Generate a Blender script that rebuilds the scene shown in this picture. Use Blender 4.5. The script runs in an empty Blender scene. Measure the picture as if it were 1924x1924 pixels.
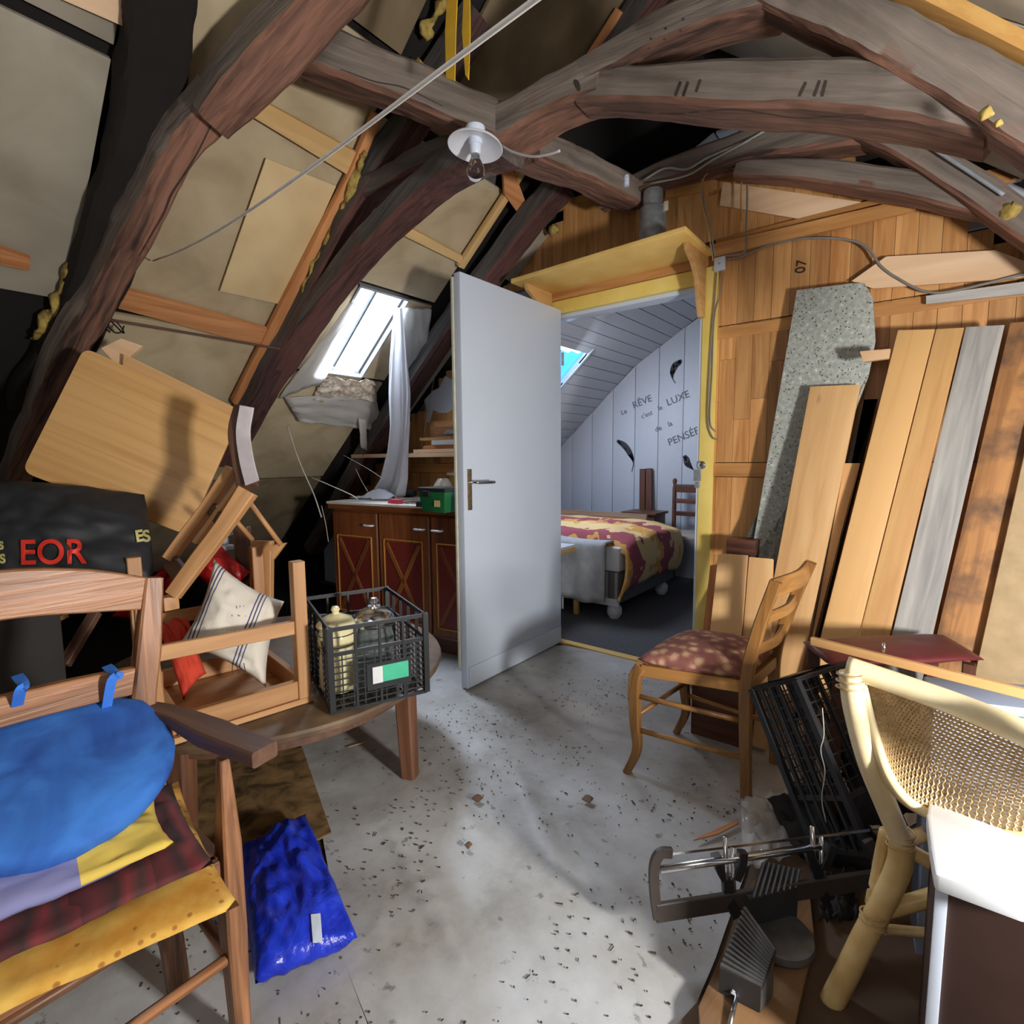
import bpy, bmesh, math, random
from mathutils import Vector, Matrix, noise
random.seed(7)
S=bpy.context.scene
COL=S.collection
V=Vector
# ---------------------------------------------------------------- camera
H=1.1; FOC=1000.0; CC=962.0
_down=V((93,9840,1000)).normalized()
_dx=-V((-1272,-89.6,1000)); _dx=(_dx-_dx.dot(_down)*_down).normalized()
_up=-_down; _dy=_up.cross(_dx)
ROT=Matrix((_dx,_dy,_up))            # world = ROT @ (right, down, forward)
CAM=V((0,0,H)); FWD=ROT@V((0,0,1)); RGT=ROT@V((1,0,0)); DWN=ROT@V((0,1,0))
cd=bpy.data.cameras.new('camera'); cam=bpy.data.objects.new('camera',cd); COL.objects.link(cam)
cd.sensor_width=36; cd.lens=36*FOC/1924; cd.clip_start=0.02; cd.clip_end=60
M=Matrix((RGT,-DWN,-FWD)).transposed().to_4x4(); M.translation=CAM; cam.matrix_world=M
S.camera=cam
# ---------------------------------------------------------------- world, lights, exposure
S.view_settings.view_transform='Standard'; S.view_settings.look='None'
S.view_settings.gamma=1; S.view_settings.use_curve_mapping=False
S.view_settings.exposure=0.18
w=bpy.data.worlds.new('sky'); S.world=w; w.use_nodes=True
w.node_tree.nodes['Background'].inputs[0].default_value=(0.80,0.90,1.0,1)
w.node_tree.nodes['Background'].inputs[1].default_value=9.0
def area(name,loc,target,sx,sy,power,color=(1,1,1)):
    l=bpy.data.lights.new(name,'AREA'); l.shape='RECTANGLE'; l.size=sx; l.size_y=sy; l.energy=power; l.color=color
    o=bpy.data.objects.new(name,l); COL.objects.link(o); o.location=loc
    o.rotation_euler=(V(target)-V(loc)).to_track_quat('-Z','Y').to_euler(); return o
area('window_right',(1.08,.74,0.88),(-1.2,1.5,1.0),0.18,0.20,52,(1,0.97,0.935))             # low window on the right, behind the photographer
area('fill_behind',(-.3,-.90,1.5),(-1.2,2.0,1.1),0.8,0.8,6,(1,0.97,0.94))               # added fill light behind the camera, its source unseen
area('skylight_left',(-3.0,2.12,2.36),(-1.35,1.2,0.0),0.62,0.62,120,(0.84,0.90,1.0))      # daylight through the small roof window
area('bedroom_window',(-2.30,3.35,1.70),(-1.4,3.9,0.8),0.5,0.5,13,(0.92,0.95,1.0))
area('bedroom_fill_right',(1.2,3.9,1.5),(-2,4.2,1.2),0.8,0.7,24,(1,0.98,0.97))  # added ambient fill for the bedroom, no window built here
# ---------------------------------------------------------------- pixel helpers (photo pixel -> point on a plane)
def ray(px,py): return ROT@V(((px-CC)/FOC,(py-CC)/FOC,1))
def onax(px,py,ax,v):
    d=ray(px,py); return CAM+d*((v-CAM[ax])/d[ax])
def PX(px,py,v): return onax(px,py,0,v)
def PY(px,py,v): return onax(px,py,1,v)
def PZ(px,py,v=0.0): return onax(px,py,2,v)
def PD(px,py,d): return CAM+ray(px,py)*d
def PP(px,py,n,p0):
    n=V(n);d=ray(px,py); return CAM+d*((V(p0)-CAM).dot(n)/d.dot(n))
RX,RZ,RM=-1.67,2.5,0.83
NL=V((-RM,0,1)).normalized()                # left roof normal (up/out)
def RL(px,py,o=0.0): return PP(px,py,NL,V((RX,0,RZ))-NL*o)
NR=V((0.84,0,1)).normalized()
def RR(px,py,o=0.0): return PP(px,py,NR,V((-0.28,0,2.38))-NR*o)
# ---------------------------------------------------------------- object helpers
W={}
def _reg(o,Mw,parent):
    COL.objects.link(o)
    if parent is not None:
        o.parent=parent; o.matrix_basis=W[parent.name].inverted()@Mw
    else: o.matrix_basis=Mw
    W[o.name]=Mw.copy(); return o
def tag(o,label=None,cat=None,group=None,kind=None):
    if label: o['label']=label
    if cat: o['category']=cat
    if group: o['group']=group
    if kind: o['kind']=kind
    return o
def thing(name,loc,label,cat,group=None):
    o=bpy.data.objects.new(name,None); o.empty_display_size=.05
    return tag(_reg(o,Matrix.Translation(V(loc)),None),label,cat,group)
def setting(name,loc=(0,0,0)):
    o=bpy.data.objects.new(name,None); o.empty_display_size=.05
    return tag(_reg(o,Matrix.Translation(V(loc)),None),kind='structure')
def frame(p0,x,up=(0,0,1)):
    x=V(x).normalized(); up=V(up)
    if abs(x.dot(up.normalized()))>.98: up=V((0,1,0)) if abs(x.y)<.9 else V((1,0,0))
    y=up.cross(x).normalized(); z=x.cross(y)
    m=Matrix((x,y,z)).transposed().to_4x4(); m.translation=V(p0); return m
def meshobj(name,verts,faces,mat,M=None,parent=None,smooth=False,world=False):
    me=bpy.data.meshes.new(name)
    M=M or Matrix.Identity(4)
    if world:
        Mi=M.inverted(); verts=[Mi@V(v) for v in verts]
    me.from_pydata([tuple(v) for v in verts],[],faces); me.materials.append(mat)
    bm=bmesh.new(); bm.from_mesh(me); bmesh.ops.recalc_face_normals(bm,faces=bm.faces); bm.to_mesh(me); bm.free()
    if smooth:
        me.polygons.foreach_set('use_smooth',[True]*len(me.polygons))
        if smooth!='all' : me.set_sharp_from_angle(angle=math.radians(40))
    o=bpy.data.objects.new(name,me); return _reg(o,M,parent)
def bevel_me(o,w,seg=2):
    bm=bmesh.new(); bm.from_mesh(o.data)
    bmesh.ops.bevel(bm,geom=list(bm.edges)+list(bm.verts),offset=w,segments=seg,affect='EDGES',profile=.6,clamp_overlap=True)
    bm.to_mesh(o.data); bm.free()
    o.data.polygons.foreach_set('use_smooth',[True]*len(o.data.polygons)); o.data.set_sharp_from_angle(angle=math.radians(35)); return o
BOXF=[(0,1,2,3),(4,7,6,5),(0,4,5,1),(1,5,6,2),(2,6,7,3),(3,7,4,0)]
def boxv(x0,x1,y0,y1,z0,z1): return [V(p) for p in ((x0,y0,z0),(x1,y0,z0),(x1,y1,z0),(x0,y1,z0),(x0,y0,z1),(x1,y0,z1),(x1,y1,z1),(x0,y1,z1))]
def box(name,c0,c1,mat,parent=None,bev=0,axis='x',kind=None):
    """world axis aligned box; local X runs along `axis` for the grain"""
    c0,c1=V(c0),V(c1); ax={'x':V((1,0,0)),'y':V((0,1,0)),'z':V((0,0,1))}[axis]
    F=frame((c0+c1)/2,ax,(0,0,1) if axis!='z' else (0,1,0))
    o=meshobj(name,boxv(c0.x,c1.x,c0.y,c1.y,c0.z,c1.z),BOXF,mat,F,parent,world=True)
    if bev: bevel_me(o,bev)
    if kind: o['kind']=kind
    return o
def stick(name,p0,p1,w,t,mat,parent=None,up=(0,0,1),bev=0.002):
    """straight bar: w across (local Y), t along up (local Z)"""
    p0,p1=V(p0),V(p1); L=(p1-p0).length; F=frame(p0,p1-p0,up)
    o=meshobj(name,boxv(0,L,-w/2,w/2,-t/2,t/2),BOXF,mat,F,parent)
    if bev: bevel_me(o,bev,1)
    return o
def slab(name,pts,thick,mat,parent=None,ldir=None,bev=0.0,away=None):
    """polygon given by its visible face; thickness goes away from the camera"""
    pts=[V(p) for p in pts]
    n=V((0,0,0))
    for i in range(len(pts)): n+= (pts[i]-pts[0]).cross(pts[(i+1)%len(pts)]-pts[0])
    n.normalize()
    ref=V(away) if away else (pts[0]-CAM)
    if n.dot(ref)<0: n=-n
    x=V(ldir) if ldir else (pts[1]-pts[0]); x=(x-n*x.dot(n))
    F=frame(pts[0],x,n)
    k=len(pts); vs=pts+[p+n*thick for p in pts]
    fs=[tuple(range(k)),tuple(range(2*k-1,k-1,-1))]+[(i,(i+1)%k,k+(i+1)%k,k+i) for i in range(k)]
    o=meshobj(name,vs,fs,mat,F,parent,world=True)
    if bev: bevel_me(o,bev)
    return o
def spline(pts,n=6):
    P=[V(p) for p in pts]
    if len(P)<3: 
        return [P[0].lerp(P[1],i/n) for i in range(n+1)]
    out=[]
    for i in range(len(P)-1):
        a=P[i-1] if i>0 else P[0]*2-P[1]; b=P[i]; c=P[i+1]; d=P[i+2] if i+2<len(P) else P[-1]*2-P[-2]
        for k in range(n):
            t=k/n; out.append(0.5*((2*b)+(-a+c)*t+(2*a-5*b+4*c-d)*t*t+(-a+3*b-3*c+d)*t**3))
    out.append(P[-1]); return out
def sweep(name,pts,w,t,mat,parent=None,up=(0,0,1),rnd=False,n=6,rough=0.0,scl=None,curve=True,seg=10,rs=4.0,smooth=True):
    """sweep a rectangle (w across, t along up) or an ellipse along points"""
    P=spline(pts,n) if curve else [V(p) for p in pts]
    F=frame(P[0],P[-1]-P[0] if (P[-1]-P[0]).length>1e-4 else P[1]-P[0],up)
    Fi=F.inverted(); u=(Fi.to_3x3()@V(up)).normalized(); L=[Fi@p for p in P]
    if rnd: sec=[(math.cos(2*math.pi*i/seg)*w/2,math.sin(2*math.pi*i/seg)*t/2) for i in range(seg)]
    else:
        c=min(w,t)*.12; a,b=w/2,t/2
        sec=[(-a+c,-b),(0,-b),(a-c,-b),(a,-b+c),(a,0),(a,b-c),(a-c,b),(0,b),(-a+c,b),(-a,b-c),(-a,0),(-a,-b+c)]
    m=len(sec); vs=[]; sd=random.random()*50
    prev=None
    for i,p in enumerate(L):
        tg=(L[min(i+1,len(L)-1)]-L[max(i-1,0)]).normalized()
        s=u.cross(tg)
        if s.length<.05: s=prev or V((0,1,0))
        s.normalize(); prev=s; uu=tg.cross(s).normalized()
        f=i/(len(L)-1)
        k=1.0
        if scl:
            q=f*(len(scl)-1); j=min(int(q),len(scl)-2); k=scl[j]*(1-(q-j))+scl[j+1]*(q-j)
        for (a,b) in sec:
            v=p+s*a*k+uu*b*k
            if rough:
                nv=noise.noise_vector(v*rs+V((sd,0,0)))*rough+noise.noise_vector(v*rs*4+V((0,sd,0)))*rough*.35
                v=v+nv
            vs.append(v)
    fs=[]
    for i in range(len(L)-1):
        for j in range(m):
            a=i*m+j; b=i*m+(j+1)%m; fs.append((a,b,b+m,a+m))
    fs.append(tuple(range(m-1,-1,-1))); fs.append(tuple(range((len(L)-1)*m,len(L)*m)))
    return meshobj(name,vs,fs,mat,F,parent,smooth=smooth)
def tube(name,pts,r,mat,parent=None,n=6,seg=8,scl=None,curve=True):
    return sweep(name,pts,2*r,2*r,mat,parent,up=(0.13,0.21,0.97),rnd=True,n=n,seg=seg,scl=scl,curve=curve,smooth='all')
def lathe(name,prof,loc,mat,parent=None,seg=28,axis=(0,0,1)):
    F=frame(loc,(1,0,0),(0,0,1)) if V(axis)==V((0,0,1)) else (V(axis).to_track_quat('Z','Y').to_matrix().to_4x4())
    F=F.copy(); F.translation=V(loc)
    vs=[];fs=[];k=len(prof)
    for i in range(seg):
        a=2*math.pi*i/seg
        for r,z in prof: vs.append(V((r*math.cos(a),r*math.sin(a),z)))
    for i in range(seg):
        for j in range(k-1):
            a=i*k+j;b=((i+1)%seg)*k+j; fs.append((a,b,b+1,a+1))
    me=meshobj(name,vs,fs,mat,F,parent,smooth='x')
    bm=bmesh.new(); bm.from_mesh(me.data); bmesh.ops.remove_doubles(bm,verts=bm.verts,dist=1e-5); bm.to_mesh(me.data); bm.free()
    return me
def patch(name,fn,nu,nv,mat,parent=None,thick=0,F=None,smooth='all',kind=None):
    """grid surface fn(u,v)->world point"""
    F=F or Matrix.Translation(fn(.5,.5))
    vs=[fn(i/nu,j/nv) for i in range(nu+1) for j in range(nv+1)]
    fs=[(i*(nv+1)+j,(i+1)*(nv+1)+j,(i+1)*(nv+1)+j+1,i*(nv+1)+j+1) for i in range(nu) for j in range(nv)]
    o=meshobj(name,vs,fs,mat,F,parent,smooth=smooth,world=True)
    if thick:
        md=o.modifiers.new('thickness','SOLIDIFY'); md.thickness=thick; md.offset=0
    if kind: o['kind']=kind
    return o
def pillow(name,c,h,mat,parent=None,n=22,pin=.10,wr=.004,label=None,cat=None,edge=.0):
    """cushion between 4 corner points (in order), bulging h to both sides"""
    c=[V(p) for p in c]; nrm=(c[1]-c[0]).cross(c[3]-c[0]).normalized()
    if nrm.z<0: nrm=-nrm
    ctr=sum(c,V((0,0,0)))/4; F=frame(ctr,c[1]-c[0],nrm); sd=random.random()*30
    vs=[];idx={}
    for s in (1,-1):
        for i in range(n+1):
            for j in range(n+1):
                u,v=i/n,j/n
                border=i in(0,n) or j in(0,n)
                if s==-1 and border: idx[(s,i,j)]=idx[(1,i,j)]; continue
                U,Vv=2*u-1,2*v-1
                uu=.5+.5*U*(1-pin*(1-Vv*Vv)*(U*U)**.5); vv=.5+.5*Vv*(1-pin*(1-U*U)*(Vv*Vv)**.5)
                p=(c[0]*(1-uu)+c[1]*uu)*(1-vv)+(c[3]*(1-uu)+c[2]*uu)*vv
                b=((1-U**2)*(1-Vv**2)); b=max(b,0)**.42
                q=p+nrm*(s*(h*b+edge)+ (noise.noise(V((u*4,v*4,sd)))*.6+noise.noise(V((u*11,v*11,sd+3)))*.4)*wr*(.4+b)*2)
                idx[(s,i,j)]=len(vs); vs.append(q)
    fs=[]
    for s in (1,-1):
        for i in range(n):
            for j in range(n):
                f=[idx[(s,i,j)],idx[(s,i+1,j)],idx[(s,i+1,j+1)],idx[(s,i,j+1)]]
                if len(set(f))==4: fs.append(tuple(f))
    o=meshobj(name,vs,fs,mat,F,parent,smooth='all',world=True)
    if label: tag(o,label,cat)
    return o
def joined(name,boxes,mat,parent=None,M=None,kind=None):
    """many small boxes (8 world verts each) as one mesh"""
    vs=[];fs=[]
    for b in boxes:
        k=len(vs); vs+=b; fs+=[tuple(k+i for i in f) for f in BOXF]
    o=meshobj(name,vs,fs,mat,M or Matrix.Translation(vs[0]),parent,world=True)
    if kind:o['kind']=kind
    return o
def barv(p0,p1,w,t,up):
    F=frame(p0,V(p1)-V(p0),up); L=(V(p1)-V(p0)).length
    return [F@v for v in boxv(0,L,-w/2,w/2,-t/2,t/2)]
def lattice(c,nu,nv,bar,thick,rim=.008,skipv=None):
    """bars in the quad c[0..3] -> list of boxes"""
    c=[V(p) for p in c]; n=(c[1]-c[0]).cross(c[3]-c[0]).normalized(); out=[]
    def q(u,v): return (c[0]*(1-u)+c[1]*u)*(1-v)+(c[3]*(1-u)+c[2]*u)*v
    for i in range(nu+1):
        b=rim if i in(0,nu) else bar
        out.append(barv(q(i/nu,0),q(i/nu,1),b,thick,n))
    for j in range(nv+1):
        b=rim if j in(0,nv) else bar
        out.append(barv(q(0,j/nv),q(1,j/nv),b,thick*.96,n))
    return out
def text(name,s,size,M,mat,parent=None,depth=.0008,shear=0,offset=0):
    c=bpy.data.curves.new(name,'FONT'); c.body=s; c.size=size; c.extrude=depth; c.align_x='LEFT'; c.shear=shear; c.offset=offset
    t=bpy.data.objects.new(name+'_tmp',c); COL.objects.link(t)
    dg=bpy.context.evaluated_depsgraph_get(); me=bpy.data.meshes.new_from_object(t.evaluated_get(dg))
    bpy.data.objects.remove(t); me.name=name; me.materials.clear(); me.materials.append(mat)
    o=bpy.data.objects.new(name,me); return _reg(o,M,parent)
from mathutils.bvhtree import BVHTree
def stickon(o,target,gap=.0015):
    """lay a flat print on the surface of another object"""
    Wt=W[target.name]; me=target.data; bv=BVHTree.FromPolygons([Wt@v.co for v in me.vertices],[tuple(p.vertices) for p in me.polygons])
    Wo=W[o.name]; Wi=Wo.inverted()
    for v in o.data.vertices:
        p=Wo@v.co; d=(p-CAM).normalized(); h=bv.ray_cast(CAM,d)
        if h[0] is not None: v.co=Wi@(h[0]-d*gap)
# ---------------------------------------------------------------- materials
def newmat(name,rough=.7,metal=0.0):
    m=bpy.data.materials.new(name); m.use_nodes=True; nt=m.node_tree
    b=nt.nodes['Principled BSDF']; b.inputs['Roughness'].default_value=rough; b.inputs['Metallic'].default_value=metal
    return m,nt,b
def N(nt,t,**k):
    n=nt.nodes.new(t)
    for a,v in k.items(): setattr(n,a,v)
    return n
def ramp(nt,stops):
    r=N(nt,'ShaderNodeValToRGB'); e=r.color_ramp.elements
    while len(e)<len(stops): e.new(.5)
    for i,(p,c) in enumerate(stops): e[i].position=p; e[i].color=(*c,1)
    return r
def rgb(r,g,b):
    f=lambda c:((c/255+.055)/1.055)**2.4 if c>10 else c/255/12.92
    return (f(r),f(g),f(b))
def wood(name,dark,light,rough=.65,sc=1.0,stretch=.07,var=.25,knots=False,bump=.15,grey=None,dust=None):
    m,nt,b=newmat(name,rough); L=nt.links.new
    tc=N(nt,'ShaderNodeTexCoord'); oi=N(nt,'ShaderNodeObjectInfo')
    off=N(nt,'ShaderNodeVectorMath',operation='SCALE'); off.inputs[0].default_value=(7.3,3.1,5.7); L(oi.outputs['Random'],off.inputs['Scale'])
    add=N(nt,'ShaderNodeVectorMath',operation='ADD'); L(tc.outputs['Object'],add.inputs[0]); L(off.outputs[0],add.inputs[1])
    mp=N(nt,'ShaderNodeMapping'); mp.inputs['Scale'].default_value=(stretch,1,1); L(add.outputs[0],mp.inputs[0])
    n1=N(nt,'ShaderNodeTexNoise'); n1.inputs['Scale'].default_value=42*sc; n1.inputs['Detail'].default_value=6; n1.inputs['Distortion'].default_value=.6
    L(mp.outputs[0],n1.inputs['Vector'])
    n2=N(nt,'ShaderNodeTexNoise'); n2.inputs['Scale'].default_value=5*sc; n2.inputs['Detail'].default_value=3; L(mp.outputs[0],n2.inputs['Vector'])
    mx=N(nt,'ShaderNodeMath',operation='MULTIPLY_ADD'); L(n2.outputs[0],mx.inputs[0]); mx.inputs[1].default_value=.6; 
    ml=N(nt,'ShaderNodeMath',operation='MULTIPLY'); L(n1.outputs[0],ml.inputs[0]); ml.inputs[1].default_value=.5; L(ml.outputs[0],mx.inputs[2])
    r=ramp(nt,[(.40,dark),(.64,light)]); L(mx.outputs[0],r.inputs[0]); col=r.outputs[0]
    if grey:
        n3=N(nt,'ShaderNodeTexNoise'); n3.inputs['Scale'].default_value=9; n3.inputs['Detail'].default_value=5; L(add.outputs[0],n3.inputs['Vector'])
        r3=ramp(nt,[(.45,(0,0,0)),(.65,(1,1,1))]); L(n3.outputs[0],r3.inputs[0])
        g=N(nt,'ShaderNodeMix',data_type='RGBA'); L(r3.outputs[0],g.inputs[0]); L(col,g.inputs[6]); g.inputs[7].default_value=(*grey,1); col=g.outputs[2]
    if dust:   # dust and grey weathering lie on the sides and tops, the underside stays bare wood
        ge=N(nt,'ShaderNodeNewGeometry'); sp=N(nt,'ShaderNodeSeparateXYZ'); L(ge.outputs['Normal'],sp.inputs[0])
        n4=N(nt,'ShaderNodeTexNoise'); n4.inputs['Scale'].default_value=14; n4.inputs['Detail'].default_value=5; L(tc.outputs['Object'],n4.inputs['Vector'])
        a=N(nt,'ShaderNodeMath',operation='MULTIPLY_ADD'); L(n4.outputs[0],a.inputs[0]); a.inputs[1].default_value=.5; L(sp.outputs['Z'],a.inputs[2])
        r4=ramp(nt,[(.0,(0,0,0)),(.20,(1,1,1))]); L(a.outputs[0],r4.inputs[0])
        g=N(nt,'ShaderNodeMix',data_type='RGBA'); L(r4.outputs[0],g.inputs[0]); L(col,g.inputs[6])
        n5=N(nt,'ShaderNodeTexNoise'); n5.inputs['Scale'].default_value=30; n5.inputs['Detail'].default_value=6; L(mp.outputs[0],n5.inputs['Vector'])
        r5=ramp(nt,[(.3,tuple(c*.42 for c in dust)),(.7,dust)]); L(n5.outputs[0],r5.inputs[0]); L(r5.outputs[0],g.inputs[7]); col=g.outputs[2]
    hs=N(nt,'ShaderNodeHueSaturation'); mr=N(nt,'ShaderNodeMapRange'); L(oi.outputs['Random'],mr.inputs[0]); mr.inputs[3].default_value=1-var; mr.inputs[4].default_value=1+var*.6
    L(mr.outputs[0],hs.inputs['Value']); L(col,hs.inputs['Color']); col=hs.outputs[0]
    if knots:
        mk=N(nt,'ShaderNodeMapping'); mk.inputs['Scale'].default_value=(.45,1,1); L(add.outputs[0],mk.inputs[0])
        vo=N(nt,'ShaderNodeTexVoronoi'); vo.inputs['Scale'].default_value=6; L(mk.outputs[0],vo.inputs['Vector'])
        rk=ramp(nt,[(.03,(1,1,1)),(.10,(0,0,0))]); L(vo.outputs['Distance'],rk.inputs[0])
        g=N(nt,'ShaderNodeMix',data_type='RGBA'); L(rk.outputs[0],g.inputs[0]); L(col,g.inputs[6]); g.inputs[7].default_value=(dark[0]*.45,dark[1]*.35,dark[2]*.3,1); col=g.outputs[2]
    L(col,b.inputs['Base Color'])
    if bump:
        bp=N(nt,'ShaderNodeBump'); bp.inputs['Strength'].default_value=bump; bp.inputs['Distance'].default_value=.004; L(n1.outputs[0],bp.inputs['Height']); L(bp.outputs[0],b.inputs['Normal'])
    return m
def mottled(name,stops,scale=8,rough=.8,metal=0,bump=0.0,detail=6,coord='Object',dist=0.0):
    m,nt,b=newmat(name,rough,metal); L=nt.links.new
    tc=N(nt,'ShaderNodeTexCoord'); n=N(nt,'ShaderNodeTexNoise'); n.inputs['Scale'].default_value=scale; n.inputs['Detail'].default_value=detail; n.inputs['Distortion'].default_value=dist
    L(tc.outputs[coord],n.inputs['Vector']); r=ramp(nt,stops); L(n.outputs[0],r.inputs[0]); L(r.outputs[0],b.inputs['Base Color'])
    if bump:
        bp=N(nt,'ShaderNodeBump'); bp.inputs['Strength'].default_value=bump; bp.inputs['Distance'].default_value=.01; L(n.outputs[0],bp.inputs['Height']); L(bp.outputs[0],b.inputs['Normal'])
    return m
def plain(name,c,rough=.6,metal=0.0,var=.12,scale=20): 
    return mottled(name,[(.3,tuple(x*(1-var) for x in c)),(.7,tuple(min(1,x*(1+var)) for x in c))],scale,rough,metal)
def stripes(name,stops,scale,axis='X',rough=.85,dist=.0,interp='CONSTANT',noise_amt=0):
    """repeating stripes across local axis, colours from a ramp"""
    m,nt,b=newmat(name,rough); L=nt.links.new
    tc=N(nt,'ShaderNodeTexCoord'); sp=N(nt,'ShaderNodeSeparateXYZ'); L(tc.outputs['Object'],sp.inputs[0])
    a=N(nt,'ShaderNodeMath',operation='MULTIPLY_ADD'); L(sp.outputs[axis],a.inputs[0]); a.inputs[1].default_value=scale; a.inputs[2].default_value=50.
    src=a.outputs[0]
    if noise_amt:
        n=N(nt,'ShaderNodeTexNoise'); n.inputs['Scale'].default_value=12; L(tc.outputs['Object'],n.inputs['Vector'])
        k=N(nt,'ShaderNodeMath',operation='MULTIPLY_ADD'); L(n.outputs[0],k.inputs[0]); k.inputs[1].default_value=noise_amt; L(src,k.inputs[2]); src=k.outputs[0]
    f=N(nt,'ShaderNodeMath',operation='FRACT'); L(src,f.inputs[0])
    r=ramp(nt,stops); r.color_ramp.interpolation=interp; L(f.outputs[0],r.inputs[0]); L(r.outputs[0],b.inputs['Base Color'])
    return m
TIMBER=wood('old_timber',rgb(54,38,32),rgb(136,96,78),rough=.8,sc=1.5,stretch=.09,var=.12,bump=1.0,dust=rgb(140,127,117))
TIMBERD=wood('old_timber_dark',rgb(44,28,26),rgb(98,62,56),rough=.85,sc=1.5,stretch=.09,var=.1,bump=1.0,dust=rgb(100,95,92))
PINEW=wood('wall_pine',rgb(170,114,62),rgb(214,160,100),rough=.5,var=.24,knots=False,bump=.05)
PINER=wood('rail_pine',rgb(180,122,66),rgb(214,158,96),rough=.5,var=.1,knots=True,bump=.05)
PLANKO=wood('plank_orange_pine',rgb(194,144,88),rgb(222,176,116),rough=.55,var=.08,knots=True,bump=.08,sc=.6)
PLANKL=wood('plank_pale_pine',rgb(198,150,96),rgb(226,184,130),rough=.6,var=.08,knots=True,bump=.08,sc=.6)
PLANKG=wood('plank_grey',rgb(150,148,146),rgb(196,192,186),rough=.8,var=.1,bump=.4)
PLANKB=wood('plank_brown',rgb(128,84,50),rgb(196,140,86),rough=.7,var=.1,bump=.3,grey=rgb(110,82,62))
BEIGEB=plain('beige_board',rgb(186,160,122),.8)
BATTEN=wood('batten_pine',rgb(176,112,66),rgb(216,152,98),rough=.7,var=.15,bump=.1)
BATTENL=wood('batten_pale',rgb(206,166,108),rgb(232,198,140),rough=.7,var=.08,bump=.05,sc=.5)
HARDB=mottled('hardboard_sheet',[(.3,rgb(206,178,132)),(.7,rgb(224,198,152))],5,.7)
PLYR=wood('plywood',rgb(216,176,136),rgb(238,204,168),rough=.7,var=.05,bump=.03,sc=.4)
INSUL=mottled('insulation_panel',[(.25,rgb(160,142,112)),(.5,rgb(184,166,134)),(.75,rgb(198,182,150))],4.5,.85,bump=.15,dist=.5)
INSULG=mottled('insulation_panel_grey',[(.25,rgb(138,130,114)),(.5,rgb(160,152,136)),(.75,rgb(176,170,154))],3.5,.75,bump=.15,dist=.6)
INSULD=mottled('insulation_panel_old',[(.25,rgb(96,82,60)),(.5,rgb(122,106,82)),(.75,rgb(140,124,96))],4,.9,bump=.15,dist=.6)
INSULW=mottled('insulation_panel_white',[(.25,rgb(180,176,160)),(.75,rgb(216,212,198))],3,.85,bump=.2,dist=1)
FELT=plain('shaded_underlay',rgb(24,20,18),.95)  # near-black underlay, shade low on the left slope put into its colour
FOAM=mottled('yellow_glass_wool',[(.3,rgb(120,94,40)),(.7,rgb(192,168,92))],30,.95,bump=.6)
WHITEP=plain('white_paint',rgb(200,210,226),.35,var=.02,scale=3)
WHITEW=plain('white_wall',rgb(206,210,218),.6,var=.02)
YELLOWP=mottled('yellow_paint',[(.3,rgb(222,192,92)),(.7,rgb(236,212,124))],6,.5)
CREAMW=mottled('cream_shelf',[(.3,rgb(222,180,96)),(.7,rgb(236,200,122))],7,.6)
METAL=plain('zinc',rgb(176,182,190),.35,.7,var=.2,scale=40)
CHROME=plain('chrome',rgb(210,212,216),.2,1.0,var=.03)
BLACKP=plain('black_plastic',rgb(30,31,34),.35,var=.1)
GREYC=plain('grey_cable',rgb(128,124,120),.5)
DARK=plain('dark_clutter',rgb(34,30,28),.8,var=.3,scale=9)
# ================================================================ SETTING
def roofL(x,y,o=0): 
    return V((x,y,RZ+RM*(x-RX)))-NL*o
def roofR(x,y,o=0): return V((x,y,2.145-.84*x))-NR*o
RIDGE=-1.04
# ---- roof skins (dark underlay) with a hole for the small roof window
hx0,hx1,hy0,hy1=-2.76,-2.31,1.71,2.03
ceil=setting('ceiling_left',(-2.5,1.5,1.9))
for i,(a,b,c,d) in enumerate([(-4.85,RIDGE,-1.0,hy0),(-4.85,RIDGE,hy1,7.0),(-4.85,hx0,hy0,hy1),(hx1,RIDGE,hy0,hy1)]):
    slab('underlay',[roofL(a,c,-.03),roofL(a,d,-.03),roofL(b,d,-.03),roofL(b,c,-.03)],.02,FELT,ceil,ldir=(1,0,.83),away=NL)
ceilr=setting('ceiling_right',(.5,1.5,1.7))
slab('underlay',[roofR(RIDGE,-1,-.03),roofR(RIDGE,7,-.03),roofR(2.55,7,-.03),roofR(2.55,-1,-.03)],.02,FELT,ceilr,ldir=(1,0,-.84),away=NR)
def panelL(x0,x1,y0,y1,mat,o=0.0,name='panel'):
    return slab(name,[roofL(x0,y0,o),roofL(x0,y1,o),roofL(x1,y1,o),roofL(x1,y0,o)],.02,mat,ceil,ldir=(1,0,.83),bev=.003,away=NL)
panelL(-2.62,-1.95,-.9,.60,INSULG); panelL(-1.92,-1.10,-.9,.60,INSULG)
panelL(-2.60,-1.62,.64,1.40,INSUL); panelL(-3.42,-2.64,.66,1.40,INSUL)
panelL(-4.3,-3.44,.66,1.40,INSULD); panelL(-4.3,-3.52,1.44,2.20,INSULD)
panelL(-1.60,-1.08,.64,1.40,INSULD); panelL(-1.72,-1.08,1.62,2.22,INSULD); 
panelL(hx1+.02,-1.76,1.44,2.20,INSUL); panelL(-3.5,hx0-.02,1.44,2.20,INSUL); panelL(hx0,hx1,1.44,hy0-.01,INSUL); panelL(hx0,hx1,hy1+.01,2.20,INSUL)
panelL(-3.7,-1.70,2.42,2.58,INSULG)
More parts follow.
